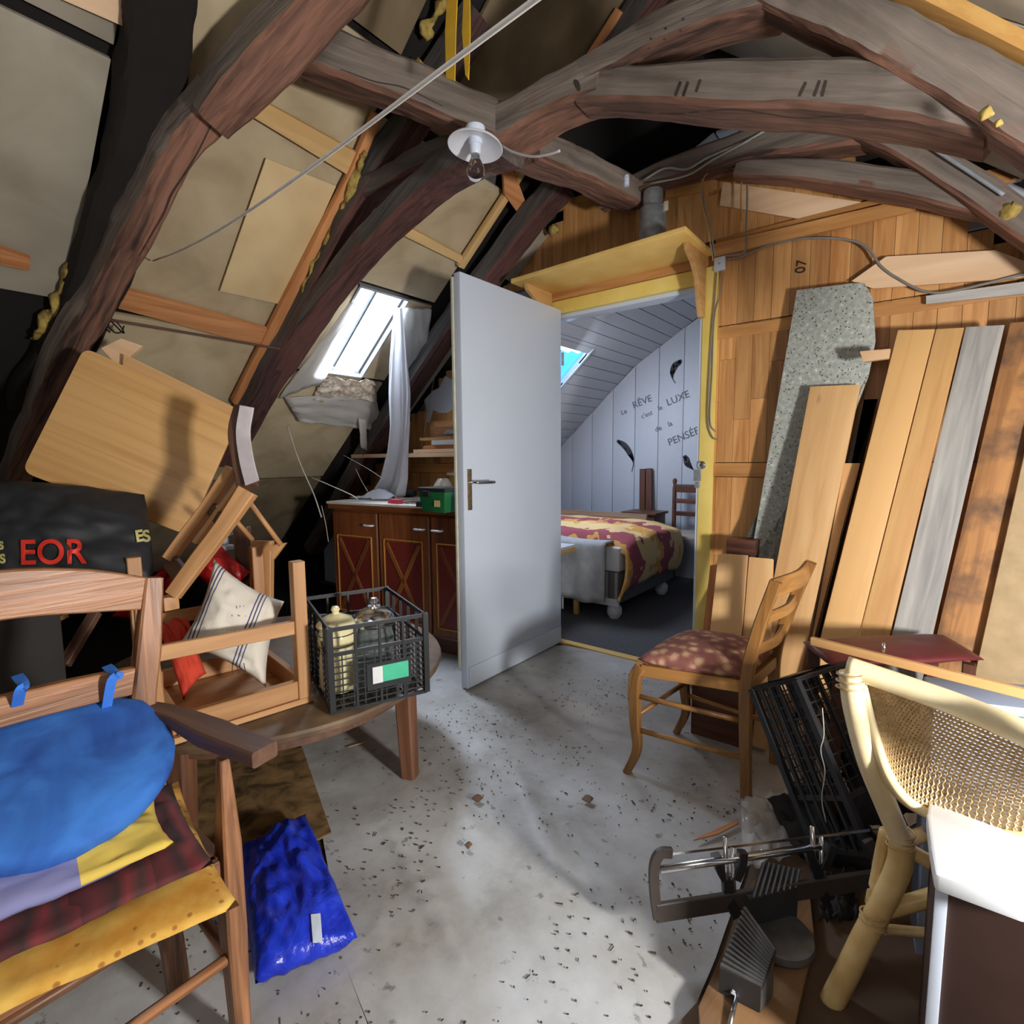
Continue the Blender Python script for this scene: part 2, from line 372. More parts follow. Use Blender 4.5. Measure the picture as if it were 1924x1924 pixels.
# battens and boards nailed on the left roof slope (traced on the slope plane)
def onroof(name,px,mat,o=.02,th=.02,ldir=None,f=RL,par=None,bev=.002):
    return slab(name,[f(x,y,o) for x,y in px],th,mat,par or ceil,ldir=ldir,bev=bev)
onroof('hardboard_sheet',[(500,298),(632,350),(530,573),(413,547)],HARDB,.02,.006,(1,0,.83))
onroof('batten',[(480,182),(672,288),(655,330),(455,208)],BATTENL,.035,.02,(0,1,0))
onroof('batten',[(238,545),(512,622),(500,655),(222,580)],BATTEN,.04,.025,(0,1,0))
onroof('batten',[(0,468),(58,488),(55,510),(0,498)],BATTEN,.04,.025,(0,1,0))
onroof('board',[(108,-4),(250,-60),(245,56)],PLYR,.03,.02,(0,1,0))
onroof('batten',[(704,214),(718,222),(690,290),(540,590),(448,766),(436,756),(520,590),(655,330)],BATTEN,.05,.03,(1,0,.83))
onroof('batten',[(986,312),(994,318),(872,506),(862,502)],BATTENL,.05,.03,(1,0,.83))
onroof('batten',[(765,425),(870,482),(866,496),(752,440)],BATTENL,.04,.02,(0,1,0))
onroof('batten',[(945,300),(968,326),(1000,412),(990,424),(948,366)],BATTEN,.06,.02,(0,1,0))
onroof('batten',[(1165,20),(1178,28),(1112,124),(1104,116)],BATTEN,.05,.03,(1,0,.83))
onroof('board',[(1010,412),(1040,450),(960,530),(905,500)],INSULG,.05,.01,(1,0,.83))
# glass wool poking out beside the rafters
def woolstrip(name,px,o,wd,f=RL,par=None):
    pts=[f(x,y,o) for x,y in px]
    ob=sweep(name,pts,wd,wd*.7,FOAM,par or ceil,up=NL if f is RL else NR,n=8,rough=.02,scl=[.6+random.random()*.8 for _ in range(9)],rs=22,smooth='all'); ob['kind']='stuff'; return ob
woolstrip('glass_wool',[(205,380),(165,460),(140,500),(115,560),(90,600),(70,640)],.03,.045)
woolstrip('glass_wool',[(690,285),(672,325),(640,400),(600,480),(565,560)],.06,.022)
woolstrip('glass_wool',[(832,-10),(815,30),(795,70)],.02,.03)
slab('foam_offcut',[RL(778,135,.06),RL(790,112,.06),RL(808,134,.06),RL(800,150,.06)],.02,FOAM,ceil)
# right slope: white panels, orange batten, wool
def panelR(x0,x1,y0,y1,mat,o=0.0):
    return slab('panel',[roofR(x0,y0,o),roofR(x0,y1,o),roofR(x1,y1,o),roofR(x1,y0,o)],.02,mat,ceilr,ldir=(1,0,-.84),bev=.003,away=NR)
panelR(-1.0,.2,.2,1.74,INSULW); panelR(.22,1.2,.2,1.74,INSULW); panelR(-1.0,.2,1.75,2.5,INSULG); panelR(.22,1.2,1.75,2.5,INSULG)
onroof('batten',[(1560,-60),(1640,-50),(1924,96),(2200,250),(2200,300),(1924,134)],wood('batten_ochre',rgb(196,146,76),rgb(222,178,108),var=.05),.05,.03,(1,0,-.84),RR,ceilr)
woolstrip('glass_wool',[(1620,0),(1680,45),(1740,70),(1800,105),(1870,130),(1930,158)],.07,.02,RR,ceilr)
box('ridge_cap',(RIDGE-.12,-1.05,3.0),(RIDGE+.12,7,3.04),FELT,ceil,axis='y')
wf=setting('wall_front',(-1,-1,1)); PLW=plain('old_plaster',rgb(150,140,124),.9)
slab('plaster',[V((-4.8,-1.0,0)),V((2.5,-1.0,0)),V((RIDGE,-1.0,3.03))],.03,PLW,wf,away=(0,-1,0))
slab('gable_skin',[V((-4.9,6.9,-.05)),V((2.6,6.9,-.05)),V((RIDGE,6.9,3.1))],.03,FELT,ceil,away=(0,1,0))
# ---- floor
fl=setting('floor',(0,1,0))
FLW=wood('floor_board',rgb(60,48,40),rgb(98,80,64),rough=.85,var=.2,bump=.3)
for k in range(24):
    x=-3.2+k*.185
    slab('board',[V((x+.003,-.9,0)),V((x+.18,-.9,0)),V((x+.18,2.6,0)),V((x+.003,2.6,0))],.02,FLW,fl,ldir=(0,1,0),away=(0,0,-1))
slab('joist_bed',[V((-5.0,-1.1,-.022)),V((2.8,-1.1,-.022)),V((2.8,7,-.022)),V((-5.0,7,-.022))],.02,FELT,fl,away=(0,0,-1))
# ---- back wall of pine strips
wb=setting('wall_back',(0,2.6,1)); YW=2.6
def topz(x):
    l=RZ+RM*(x-RX)-.05; r=2.145-.84*x-.16
    c=2.46 if x<-1.2 else 2.40-.1*(x+1.2)
    return min(l,r,c)
bw=.072; x=-3.62; k=0
rnd=random.Random(3)
while x<1.1:
    xa,xb=x,x+bw-.0015; xm=(xa+xb)/2; tz=topz(xm)+rnd.uniform(-.03,.03)*(1 if xm>-.2 or xm<-1.2 else .2)
    segs=[]
    for (z0,z1) in [(0.0,1.0),(1.07,1.695),(1.70,2.03),(2.09,2.6)]:
        if xm>-.9 or xm<-1.80:
            br=rnd.uniform(z0+.15,z1-.1) if z1-z0>.5 else None
            if br: segs+= [(z0,br),(br+.001,z1)]
            else: segs.append((z0,z1))
        elif z0>=2.0: segs.append((z0,z1))
    for (z0,z1) in segs:
        z1=min(z1,tz)
        if z1-z0<.03: continue
        dy=rnd.uniform(0,.002)
        o=meshobj('board',boxv(z0,z1,-(xb-xa)/2,(xb-xa)/2,0,.016-dy),BOXF,PINEW,Matrix(((0,-1,0,xm),(0,0,-1,YW+.016),(1,0,0,0),(0,0,0,1))),wb)
    x+=bw;k+=1
# rails and trims on the wall
def wrect(name,x0,x1,z0,z1,y0,y1,mat,par,axis='x',bev=.002): return box(name,(x0,y0,z0),(x1,y1,z1),mat,par,bev,axis)
wrect('rail',-.84,1.1,1.003,1.067,YW-.004,YW+.014,PINER,wb)
wrect('rail',-3.4,-1.83,1.003,1.067,YW-.004,YW+.014,PINER,wb)
wrect('rail',-.84,1.1,1.640,1.69,YW-.003,YW+.005,PINER,wb)
wrect('rail',-.84,.3,2.03,2.085,YW-.018,YW+.014,PINER,wb)
wrect('rail',-2.0,-.86,2.46,2.50,YW-.0,YW+.02,PINER,wb)
for a,b,z0,z1 in [(-3.6,-1.83,0,1.05),(-2.75,-1.83,1.05,1.72),(-2.5,-1.83,1.72,2.0),(-.86,.55,0,1.6),(.55,1.1,0,1.1),(-1.95,-.1,2.1,2.25),(-.86,.2,1.6,1.9),(-1.87,-1.825,0,2.1),(-.86,-.84,0,2.1)]:
    box('backing',(a,YW+.018,z0),(b,YW+.03,z1),FELT,wb)
# the tie board under the gap
sl=slab('board',[PY(1250,345,2.585),PY(1385,318,2.585),PY(1378,350,2.585),PY(1250,372,2.585)],.02,PINER,wb,ldir=(1,0,0))
slab('plywood_offcut',[PY(1358,342,2.583),PY(1662,386,2.583),PY(1530,416,2.583),PY(1352,386,2.583)],.01,PLYR,wb,ldir=(1,0,0))
slab('batten',[PY(1342,458,2.56),PY(1660,384,2.56),PY(1720,392,2.56),PY(1700,400,2.56),PY(1342,482,2.56)],.02,PINER,wb,ldir=(1,0,0))
slab('plywood_offcut',[PY(1600,528,2.57),PY(1665,482,2.57),PY(1870,470,2.57),PY(1945,498,2.57),PY(1945,520,2.57),PY(1640,542,2.57)],.01,PLYR,wb,ldir=(1,0,0))
slab('grey_strip',[PY(1740,556,2.57),PY(1960,524,2.57),PY(1960,548,2.57),PY(1740,571,2.57)],.012,PLANKG,wb,ldir=(1,0,0))
# white primer splash on the left wall
slab('primer_splash',[PY(a,b,2.597) for a,b in [(797,752),(812,735),(826,728),(836,706),(846,712),(856,712),(856,765),(840,776),(826,776),(814,770),(806,795),(801,790),(802,770)]],.001,WHITEW,wb)
t=text('stencil_number','07',.055,frame(PY(1512,513,2.596),(0.12,0,1),(0,-1,0)),plain('stencil_black',rgb(40,30,26),.8),wb)
# ---- gable of the roof space, black loft behind is open to the underlay
# ---- door frame, yellow
df=setting('door_frame',(-1.28,2.6,0)); 
OX0,OX1,OZ=-1.752,-.89,1.90
wrect('jamb',OX1,OX1+.065,0,1.97,YW-.02,YW+.09,YELLOWP,df,'z')
wrect('jamb',OX0-.07,OX0,0,1.97,YW-.0,YW+.09,YELLOWP,df,'z')
wrect('lintel',OX0,OX1,OZ,1.97,YW-.02,YW+.09,YELLOWP,df)
wrect('white_rebate',OX0,OX1,OZ-.022,OZ-.001,YW+.0,YW+.09,WHITEP,df)
wrect('white_rebate',OX1-.012,OX1-.0005,0,OZ-.02,YW-.015,YW+.09,WHITEP,df,'z')
wrect('header_board',-1.76,-.87,1.972,2.028,YW-.03,YW-.004,PINER,df)
wrect('threshold',OX0,OX1,0.0,.012,YW-.02,YW+.03,CREAMW,df)
lathe('door_bell',[(0,0),(.018,0),(.019,.012),(.009,.016),(.008,.022),(0,.023)],PY(1320,874,2.578),CHROME,df,axis=(0,-1,0))
sp=box('strike_plate',PY(1303,892,2.575)+V((0,0,-.03)),PY(1317,892,2.575)+V((0,.004,.025)),METAL,df,.001,'z')
# latch keep
k0=PY(1311,911,2.572); box('latch_keep',k0-V((.012,.012,.014)),k0+V((.012,0,.014)),METAL,df,.003,'z')
# ---- door leaf, open at right angle
dr=setting('door_1',(OX0,2.6,0)); DX=-1.675
box('door_leaf',(DX-.038,1.765,.012),(DX,2.575,1.915),WHITEP,dr,.003,'z')
box('kick_trim',(DX,1.775,.02),(DX+.008,2.565,.115),WHITEP,dr,.002,'y')
for z in (.25,1.65): lathe('hinge',[(0,-.035),(.007,-.035),(.007,.035),(0,.035)],(DX+.006,2.582,z),METAL,dr,seg=12)
hp=PX(882,918,DX)
box('handle_plate',(DX,hp.y-.014,hp.z-.10),(DX+.004,hp.y+.014,hp.z+.09),plain('worn_brass',rgb(150,130,100),.4,.8,var=.35,scale=60),dr,.002,'z')
tube('door_handle',[V((DX+.004,hp.y,hp.z+.03)),V((DX+.045,hp.y,hp.z+.03)),V((DX+.05,hp.y+.02,hp.z+.028)),V((DX+.05,hp.y+.12,hp.z+.026))],.008,CHROME,dr)
box('door_end_batten',(DX-.052,1.758,.10),(DX-.04,1.79,1.9),plain('edge_cream',rgb(196,194,176),.5),dr,.002,'z')
# ---- shelf above the door
sh=thing('wall_shelf',(-1.35,2.45,2.03),'cream painted shelf board above the door opening, on two wooden brackets','shelf')
slab('shelf_board',[PZ(960,524,2.036),PZ(1288,424,2.036),V((-.85,2.575,2.036)),V((-1.80,2.575,2.036))],-.022,CREAMW,sh,ldir=(1,0,0),bev=.002)
BRK=wood('bracket_wood',rgb(176,130,76),rgb(206,160,100),var=.05)
for (bx) in (-.875,-1.755):
    p=[(2.572,2.03),(2.33,2.03),(2.35,1.985),(2.42,1.95),(2.47,1.90),(2.50,1.80),(2.53,1.74),(2.572,1.74)]
    slab('bracket',[V((bx,a,b)) for a,b in p],.022,BRK,sh,ldir=(0,1,0),bev=.002,away=(1,0,0) if bx<-1 else (-1,0,0))
# ================================================================ OLD TIMBERS
def timber(name,pts,w,t,label,up=(0,1,0),mat=None,rough=.007,scl=None,n=8,cat='beam'):
    o=sweep(name,pts,w,t,mat or TIMBER,None,up=up,n=n,rough=rough,scl=scl,rs=5); tag(o,label,cat); return o
Y1,Y2,Y3=.66,1.46,2.34
timber('rafter',[RL(x,y,.14) for x,y in [(0,960),(68,790),(126,650),(192,540),(246,430),(286,350),(345,250),(410,185)]],.088,.12,'dark worn rafter on the left roof slope, lower piece split lengthwise by a long crack',up=NL,rough=.010,scl=[1,1,1.05,1,1.1,1,1.05,1.15])
timber('rafter',[RL(x,y,.20) for x,y in [(395,225),(440,165),(500,100),(570,30),(640,-50),(720,-150)]],.135,.13,'broad brown rafter crossing the top left of the picture above the cracked lower rafter',up=NL,rough=.009,scl=[.8,1,1,1,1.05,1.05])
timber('rafter',[RL(x,y,.05) for x,y in [(60,760),(150,600),(215,420),(262,240),(290,100),(300,-60)]],.16,.10,'nearly black timber added for the shade beside the cracked rafter at far left',up=NL,mat=plain('shade_black_wood',rgb(26,20,18),.95),rough=.02)  # shade left of the cracked rafter, built as a near-black timber
# truss 2
timber('principal_rafter',[PY(x,y,Y2) for x,y in [(425,865),(492,740),(562,630),(645,515),(733,418),(815,345),(890,300),(960,275)]],.095,.125,'curved purple-brown timber running down past the small roof window to the floor',mat=TIMBERD,rough=.009,scl=[1,1,1.05,.95,1,1,1,1.05])
timber('rafter',[RL(x,y,.06) for x,y in [(440,820),(500,700),(580,560),(650,420),(715,310),(775,225),(840,120),(900,30)]],.10,.12,'grey dusty rafter lying against the roof panels behind the curved timber',up=NL,mat=TIMBERD,rough=.01)
timber('strut',[PY(x,y,Y2+.02) for x,y in [(680,368),(740,340),(810,305),(880,285)]],.085,.12,'short grey strut between the curved timber and the rafter, left of the lamp',mat=TIMBERD,rough=.01)
timber('collar_brace',[PY(x,y,Y2) for x,y in [(935,262),(990,230),(1050,195),(1105,170),(1150,160)]],.105,.15,'short arched timber joining at the lamp, with a dark peg hole',rough=.007,scl=[1.1,1,.95,1,1])
timber('collar_beam',[PY(x,y,Y2-.01) for x,y in [(1105,180),(1200,172),(1330,180),(1480,184),(1620,188),(1740,202),(1880,240)]],.10,.14,'long bowed collar beam with carved tally strokes, spanning the upper right',rough=.007,scl=[.78,.85,.95,1.0,1.0,.95,.8])
timber('upper_strut',[PY(x,y,Y2-.02) for x,y in [(1100,150),(1180,110),(1270,62),(1370,25),(1470,5)]],.085,.12,'sloping strut with carved numeral strokes rising towards the top right joint',rough=.008,scl=[.8,.95,1,.95,.95])
timber('principal_rafter',[PY(x,y,Y2-.05) for x,y in [(1440,-18),(1510,18),(1600,54),(1700,102),(1800,152),(1924,226),(2060,320),(2250,470),(2500,680)]],.088,.085,'thick rough rafter descending at the top right corner with yellow foam spots',rough=.007,scl=[.8,.85,.95,1.02,1,1,1,1,1,1])
timber('roof_beam',[RL(x,y,.08) for x,y in [(1120,135),(1170,70),(1215,0),(1260,-60)]],.09,.12,'dark rafter leaving the strut towards the ridge at the top centre',up=NL,mat=TIMBERD)
# purlins
_pa,_pb=RL(590,115,.16),PY(950,243,Y2-.02); _pn=(_pb-_pa).cross(V((0,0,1))).normalized()
timber('purlin',[PP(x,y,_pn,_pa) for x,y in [(570,98),(620,112),(700,145),(790,175),(870,210),(950,243)]],.115,.13,'heavy purlin with grey side and red-brown belly, running over to the lamp',up=(0,0,1),rough=.008,scl=[1,1.05,1,.95,.9,.85])
timber('purlin',[PX(x,y,-1.20) for x,y in [(985,278),(1050,305),(1110,330),(1190,372)]],.13,.11,'short purlin from the lamp towards the pipe on the shelf, ending at a white insulator',up=(0,0,1),rough=.01)
# truss 3 at the back wall
timber('rafter',[PY(x,y,Y3) for x,y in [(1060,345),(1000,410),(930,500),(860,590),(800,680),(740,775),(680,870),(630,960),(590,1030)]],.12,.13,'brown rafter going down behind the white door and the hanging sheet to the cabinet',mat=TIMBERD,rough=.007)
timber('strut',[PY(x,y,2.44) for x,y in [(1130,385),(1220,340),(1330,305),(1430,275),(1530,262),(1640,250)]],.11,.12,'grey beam carrying the cables above the pine wall',rough=.007,scl=[.6,.8,1,1.1,1.2,1])
timber('rafter',[PY(x,y,2.40) for x,y in [(1600,236),(1680,270),(1760,314),(1850,372),(1930,430),(2010,490),(2160,600)]],.085,.10,'weathered rafter sloping down with a grey conduit along it, above the stepped boards',rough=.007)
timber('collar_beam',[PY(x,y,2.44) for x,y in [(1385,322),(1500,326),(1600,338),(1720,356),(1800,376),(1880,404)]],.075,.10,'low grey collar beam resting over the plywood triangle at right',rough=.007,scl=[.8,1,1.1,1.1,1,.7])
# conduit
tube('conduit',[PY(x,y,2.33) for x,y in [(1690,232),(1750,276),(1820,322),(1886,366)]],.006,plain('grey_conduit',rgb(150,156,164),.4)); tag(bpy.data.objects['conduit'],'thin grey conduit pipe fixed along the sloping rafter at upper right','conduit')
# carved strokes: dark grooves set in the timber faces
def strokes(px,Y,label):
    bx=[]
    for (a,b,c,d) in px: bx.append(barv(PY(a,b,Y),PY(c,d,Y),.004,.006,(0,1,0)))
    return bx
CARVE=plain('carved_groove',rgb(60,48,40),.9)
for bmn,px,yy in (('collar_beam',[(1279,154,1269,180),(1293,154,1284,180),(1316,150,1308,172),(1514,155,1502,180),(1540,152,1530,180),(1552,152,1545,180)],Y2-.088),('upper_strut',[(1223,72,1220,92),(1251,52,1249,74),(1284,35,1279,58)],Y2-.088)):
    for q in px: stickon(joined('carved_stroke',strokes([q],yy-.05,''),CARVE,bpy.data.objects[bmn]),bpy.data.objects[bmn],.0008)
# ================================================================ BEDROOM BEYOND
wbb=setting('wall_bedroom',(-2,4.7,1)); YB=4.7
fac=[(-4.3,PY(1058,835,YB).z-(PY(1058,835,YB).x+4.3)*.78)]+[(PY(a,b,YB).x,PY(a,b,YB).z) for a,b in [(1058,835),(1190,690),(1322,588)]]+[(-.9,2.62),(1.8,2.3)]
xs=-4.3
def facz(x):
    for (a,za),(b,zb) in zip(fac,fac[1:]):
        if x<=b: return za+(zb-za)*(x-a)/(b-a)
    return fac[-1][1]
PNL=plain('white_panelling',rgb(196,202,214),.5,var=.02)
while xs<1.8:
    x1=min(xs+.23,1.8); 
    slab('wall_panel',[V((xs+.002,YB,0)),V((x1-.002,YB,0)),V((x1-.002,YB,max(facz(x1),.02))),V((xs+.002,YB,max(facz(xs),.02)))],.015,PNL,wbb,away=(0,1,0),bev=.002)
    xs=x1
cb=setting('ceiling_bedroom',(-2,4,2))
wy0,wy1=2.95,3.86; fx0,fx1=-2.86,-2.24      # roof window in the lower facet
for (a,za),(b,zb) in zip(fac,fac[1:]):
    L=math.hypot(b-a,zb-za); k=max(1,int(L/.10))
    for i in range(k):
        t0,t1=i/k,(i+1)/k; xa,xb=a+(b-a)*t0,a+(b-a)*t1; z0,z1=za+(zb-za)*t0,za+(zb-za)*t1; g=.003
        ux,uz=(b-a)/L*g,(zb-za)/L*g
        spans=[(2.72,YB)]
        if xa>=fx0-.03 and xb<=fx1+.05: spans=[(2.72,wy0),(wy1,YB)]
        for (ya,yb) in spans:
            slab('ceiling_board',[V((xa+ux,ya,z0+uz)),V((xa+ux,yb,z0+uz)),V((xb-ux,yb,z1-uz)),V((xb-ux,ya,z1-uz))],.012,PNL,cb,ldir=(0,1,0),away=(-.3,0,1))
slab('lining',[V((-4.3,2.7,fac[0][1]+.06)),V((-4.3,YB,fac[0][1]+.06)),V((-.9,YB,2.75)),V((-.9,2.7,2.75))],.01,FELT,cb) if False else None
w2=setting('window_2',(-2.8,3.7,1.6))
def fp(x,y,o=0): 
    return V((x-.62*o,y,facz(x)+.78*o))
m,nt,b=newmat('bright_window_pane',.3); b.inputs['Emission Color'].default_value=(.9,.96,1,1); b.inputs['Emission Strength'].default_value=2.5; b.inputs['Base Color'].default_value=(.8,.85,.9,1); PANE=m
slab('pane',[fp(fx0-.05,wy0-.02,.08),fp(fx0-.05,wy1+.02,.08),fp(fx1+.05,wy1+.02,.08),fp(fx1+.05,wy0-.02,.08)],.01,PANE,w2)
BLUEC=plain('blue_curtain_cloth',rgb(70,160,226),.8,var=.1)
b=BLUEC.node_tree.nodes['Principled BSDF']; b.inputs['Transmission Weight'].default_value=0; b.inputs['Subsurface Weight'].default_value=0
def cur(u,v):
    y=wy0+(wy1-wy0)*u; xx=fx0-.02+(fx1-fx0-.0-.035*math.sin(math.pi*u)**.7)*v
    return fp(xx,y,.03+.012*math.sin(u*40))
c=patch('blue_curtain',cur,60,6,BLUEC); tag(c,'bright blue curtain drawn over the bedroom roof window','curtain')
# emissive-less translucency for the curtain
nt=BLUEC.node_tree; tr=N(nt,'ShaderNodeBsdfTranslucent'); tr.inputs[0].default_value=(*rgb(90,185,250),1); ms=N(nt,'ShaderNodeMixShader'); ms.inputs[0].default_value=.6
nt.links.new(nt.nodes['Principled BSDF'].outputs[0],ms.inputs[1]); nt.links.new(tr.outputs[0],ms.inputs[2]); nt.links.new(ms.outputs[0],nt.nodes['Material Output'].inputs[0])
for a,b_,c_,d_ in [(fx0-.05,fx0-.03,wy0-.02,wy1+.02),(fx1+.03,fx1+.05,wy0-.02,wy1+.02),(fx0-.05,fx1+.05,wy0-.02,wy0),(fx0-.05,fx1+.05,wy1,wy1+.02)]:
    slab('reveal',[fp(a,c_,0),fp(a,d_,0),fp(b_,d_,0),fp(b_,c_,0)],.08,PNL,w2)
fb=setting('floor_bedroom',(-1,3.7,0))
slab('carpet',[V((-4.3,2.63,.004)),V((1.8,2.63,.004)),V((1.8,YB,.004)),V((-4.3,YB,.004))],.01,mottled('grey_carpet',[(.3,rgb(62,62,66)),(.7,rgb(96,96,102))],90,.95,bump=.3),fb,away=(0,0,-1))
box('side_wall',(1.8,2.7,0),(1.82,YB,2.6),PNL,wbb)
box('front_lining',(-4.3,2.70,0),(-1.83,2.68,1.7),PNL,wbb); box('front_lining',(-.8,2.66,0),(1.8,2.68,1.9),PNL,wbb); box('front_lining',(-2.6,2.66,1.92),(1.3,2.68,2.3),PNL,wbb)
# wall lettering
INK=plain('grey_vinyl',rgb(96,96,108),.6)
lt=thing('wall_lettering',PY(1230,780,YB-.003),'grey vinyl saying in French capitals and script on the white bedroom wall','wall lettering')
def wtext(s,x,y,size,ang=.0):
    p=PY(x,y,YB-.003); d=(PY(x+20,y-20*ang,YB-.003)-p)
    text('lettering',s,size,frame(p,(1,0,d.z/d.x),(0,-1,0)),INK,lt)
wtext('Le',1168,780,.065,.42); wtext('RÊVE',1190,768,.090,.42); wtext("c'est",1206,787,.062,.42); wtext('le',1237,772,.062,.42); wtext('LUXE',1254,763,.090,.42)
wtext('de',1232,812,.066,.42); wtext('la',1256,802,.066,.42); wtext('PENSÉE',1257,838,.092,.42)
def feather(px,label):
    P=[PY(x,y,YB-.004) for x,y in px]; sp_=spline(P,8); nrm=V((0,-1,0)); vs=[];k=len(sp_)
    bx=[]
    for i in range(1,k-1):
        t_=i/(k-1); tg=(sp_[i+1]-sp_[i-1]).normalized(); sd_=nrm.cross(tg); wd=.034*max(0,math.sin(math.pi*min(1,t_*1.35)))**.6 if t_<.74 else 0
        for s_ in (1,-.6):
            if wd: bx.append(barv(sp_[i],sp_[i]+sd_*wd*s_-tg*.04*0-tg*.03,.012,.001,nrm))
        bx.append(barv(sp_[i-1],sp_[i+1],.006,.002,nrm))
    o=joined('feather_decal',bx,plain('feather_ink',rgb(66,66,78),.7)); tag(o,label,'wall decal'); 
feather([(1276,680),(1267,688),(1263,700),(1264,712),(1269,720)],'small curled feather decal near the door jamb, above the word LUXE')
feather([(1162,830),(1174,840),(1184,855),(1190,870),(1187,886)],'dark feather decal at left, below the words Le RÊVE')
feather([(1287,860),(1292,872),(1300,880),(1310,888)],'feather decal half hidden by the door jamb, under the word PENSÉE')
# ---- bed
bd=thing('bed',(-2.5,4.0,0),'double bed with a red and yellow quilt, grey striped base and ball feet','bed')
BX1=-1.60; BY0,BY1=3.17,4.12; BX0=-3.6
c0=PZ(1145,1132,.12)
STRB=stripes('striped_ticking',[(0,rgb(120,118,118)),(.5,rgb(160,158,156)),(.8,rgb(90,88,90))],14,'Z')
STRX=stripes('striped_ticking_x',[(0,rgb(96,96,98)),(.5,rgb(150,150,150)),(.8,rgb(80,80,84))],14,'X')
box('bed_base',(BX0,BY0,.12),(BX1,BY1,.33),STRX,bd,.01)
box('base_rail',(BX0,BY0-.012,.10),(BX1,BY0,.15),WHITEW,bd,.004)
lathe('bed_foot',[(0,0),(.03,0),(.05,.03),(.05,.07),(.03,.1),(.03,.12),(0,.12)],(BX1-.06,BY0+.05,.004),WHITEW,bd); lathe('bed_foot',[(0,0),(.03,0),(.05,.03),(.05,.07),(.03,.1),(.03,.12),(0,.12)],(BX1-.06,BY1-.1,.004),WHITEW,bd)
lathe('bed_foot',[(0,0),(.03,0),(.05,.03),(.05,.07),(.03,.1),(.03,.12),(0,.12)],(BX0+.3,BY0+.05,.004),WHITEW,bd)
box('mattress',(BX0,BY0,.33),(BX1,BY1,.50),WHITEW,bd,.03)
DUV=plain('grey_duvet',rgb(176,180,184),.85)
def duv(u,v):
    x=BX0+(BX1-.08-BX0)*u; z=.53-.40*max(0,v-.25)/.75; y=BY0+.12-.18*min(1,v/.25)
    return V((x,y-.012*math.sin(x*30)*v,z+.02*math.sin(u*19)*v))
patch('duvet',duv,60,14,DUV,bd,.012)
m,nt,b=newmat('quilt_cloth',.85); L=nt.links.new
tc=N(nt,'ShaderNodeTexCoord'); n=N(nt,'ShaderNodeTexNoise'); n.inputs['Scale'].default_value=9; L(tc.outputs['Object'],n.inputs['Vector'])
sp_=N(nt,'ShaderNodeSeparateXYZ'); L(tc.outputs['Object'],sp_.inputs[0])
a=N(nt,'ShaderNodeMath',operation='MULTIPLY_ADD'); L(sp_.outputs['Y'],a.inputs[0]); a.inputs[1].default_value=1.9; a.inputs[2].default_value=20
a2=N(nt,'ShaderNodeMath',operation='MULTIPLY_ADD'); L(n.outputs[0],a2.inputs[0]); a2.inputs[1].default_value=1.1; L(a.outputs[0],a2.inputs[2])
f=N(nt,'ShaderNodeMath',operation='FRACT'); L(a2.outputs[0],f.inputs[0])
r=ramp(nt,[(0,rgb(226,196,140)),(.45,rgb(214,160,84)),(.66,rgb(158,76,88))]); r.color_ramp.interpolation='CONSTANT'; L(f.outputs[0],r.inputs[0]); L(r.outputs[0],b.inputs['Base Color']); QUILT=m
def quilt(u,v):
    x=BX0+(BX1+.03-BX0)*min(1,u/.8); z=.55-.30*max(0,(u-.8)/.2)
    y=BY0+.02+(BY1-BY0)*v; 
    edge=0 if v>0 else 0
    zz=z+.012*math.sin(u*31)*math.sin(v*22)+.035*math.exp(-((v-.5)*2)**2)-.05*(max(0,u-.72)/.08 if u<.8 else 1)
    if u>.8: x+=.03*math.sin(math.pi*(u-.8)/.2)
    return V((x,y-.10*(1-v)*(u>.8)*((u-.8)/.2),zz-.06*(max(0,.06-v)/.06)))
patch('quilt',quilt,60,40,QUILT,bd,.02)
box('head_rail',(BX0,BY1+.02,.50),(BX1-.25,BY1+.06,.62),wood('bed_rail',rgb(120,96,80),rgb(160,132,110)),bd,.005)
# bed foot boards standing against the wall, bedside table, dark chair
DKW=wood('dark_stained',rgb(60,34,26),rgb(104,62,44),rough=.45,var=.1,bump=.05)
o=stick('wood_plank',PY(1208,955,4.60)-V((0,0,.57)),PY(1208,881,4.67),.055,.03,DKW,None,up=(0,-1,0)); tag(o,'left of two dark brown planks standing against the bedroom wall','plank')
o=stick('wood_plank',PY(1220,955,4.60)-V((0,0,.57)),PY(1220,880,4.67),.055,.03,DKW,None,up=(0,-1,0)); tag(o,'right of two dark brown planks standing against the bedroom wall','plank')
nt_=thing('nightstand',PY(1245,1000,4.45),'low dark nightstand between the bed and the dark chair','nightstand')
q=PY(1240,962,4.4); box('top',(q.x-.30,4.26,q.z-.02),(q.x+.02,4.54,q.z),DKW,nt_,.003); box('body',(q.x-.28,4.28,.01),(q.x+.0,4.52,q.z-.02),DKW,nt_,.003)
ch=thing('dining_chair',PY(1290,1000,4.3),'dark stained ladder-back chair beyond the bed, half hidden by the door jamb','chair')
q=PY(1268,900,4.55); qx=q.x; top=q.z
for dx in (0,.38): lathe('back_post',[(0,0.0),(.018,0.0),(.018,top-.08),(.012,top-.06),(.02,top-.02),(.012,top),(0,top)],(qx+dx,4.55,.005),DKW,ch,seg=12)
for zz,hh in ((top-.08,.07),(top-.19,.04),(top-.3,.04)): box('back_slat',(qx,4.54,zz-hh/2),(qx+.38,4.56,zz+hh/2),DKW,ch,.004)
box('seat',(qx-.01,4.17,.43),(qx+.4,4.57,.46),plain('pale_seat',rgb(170,160,150),.8),ch,.01)
for dx in (.01,.37): box('leg',(qx+dx-.015,4.18,.005),(qx+dx+.015,4.21,.43),DKW,ch,.003,'z')
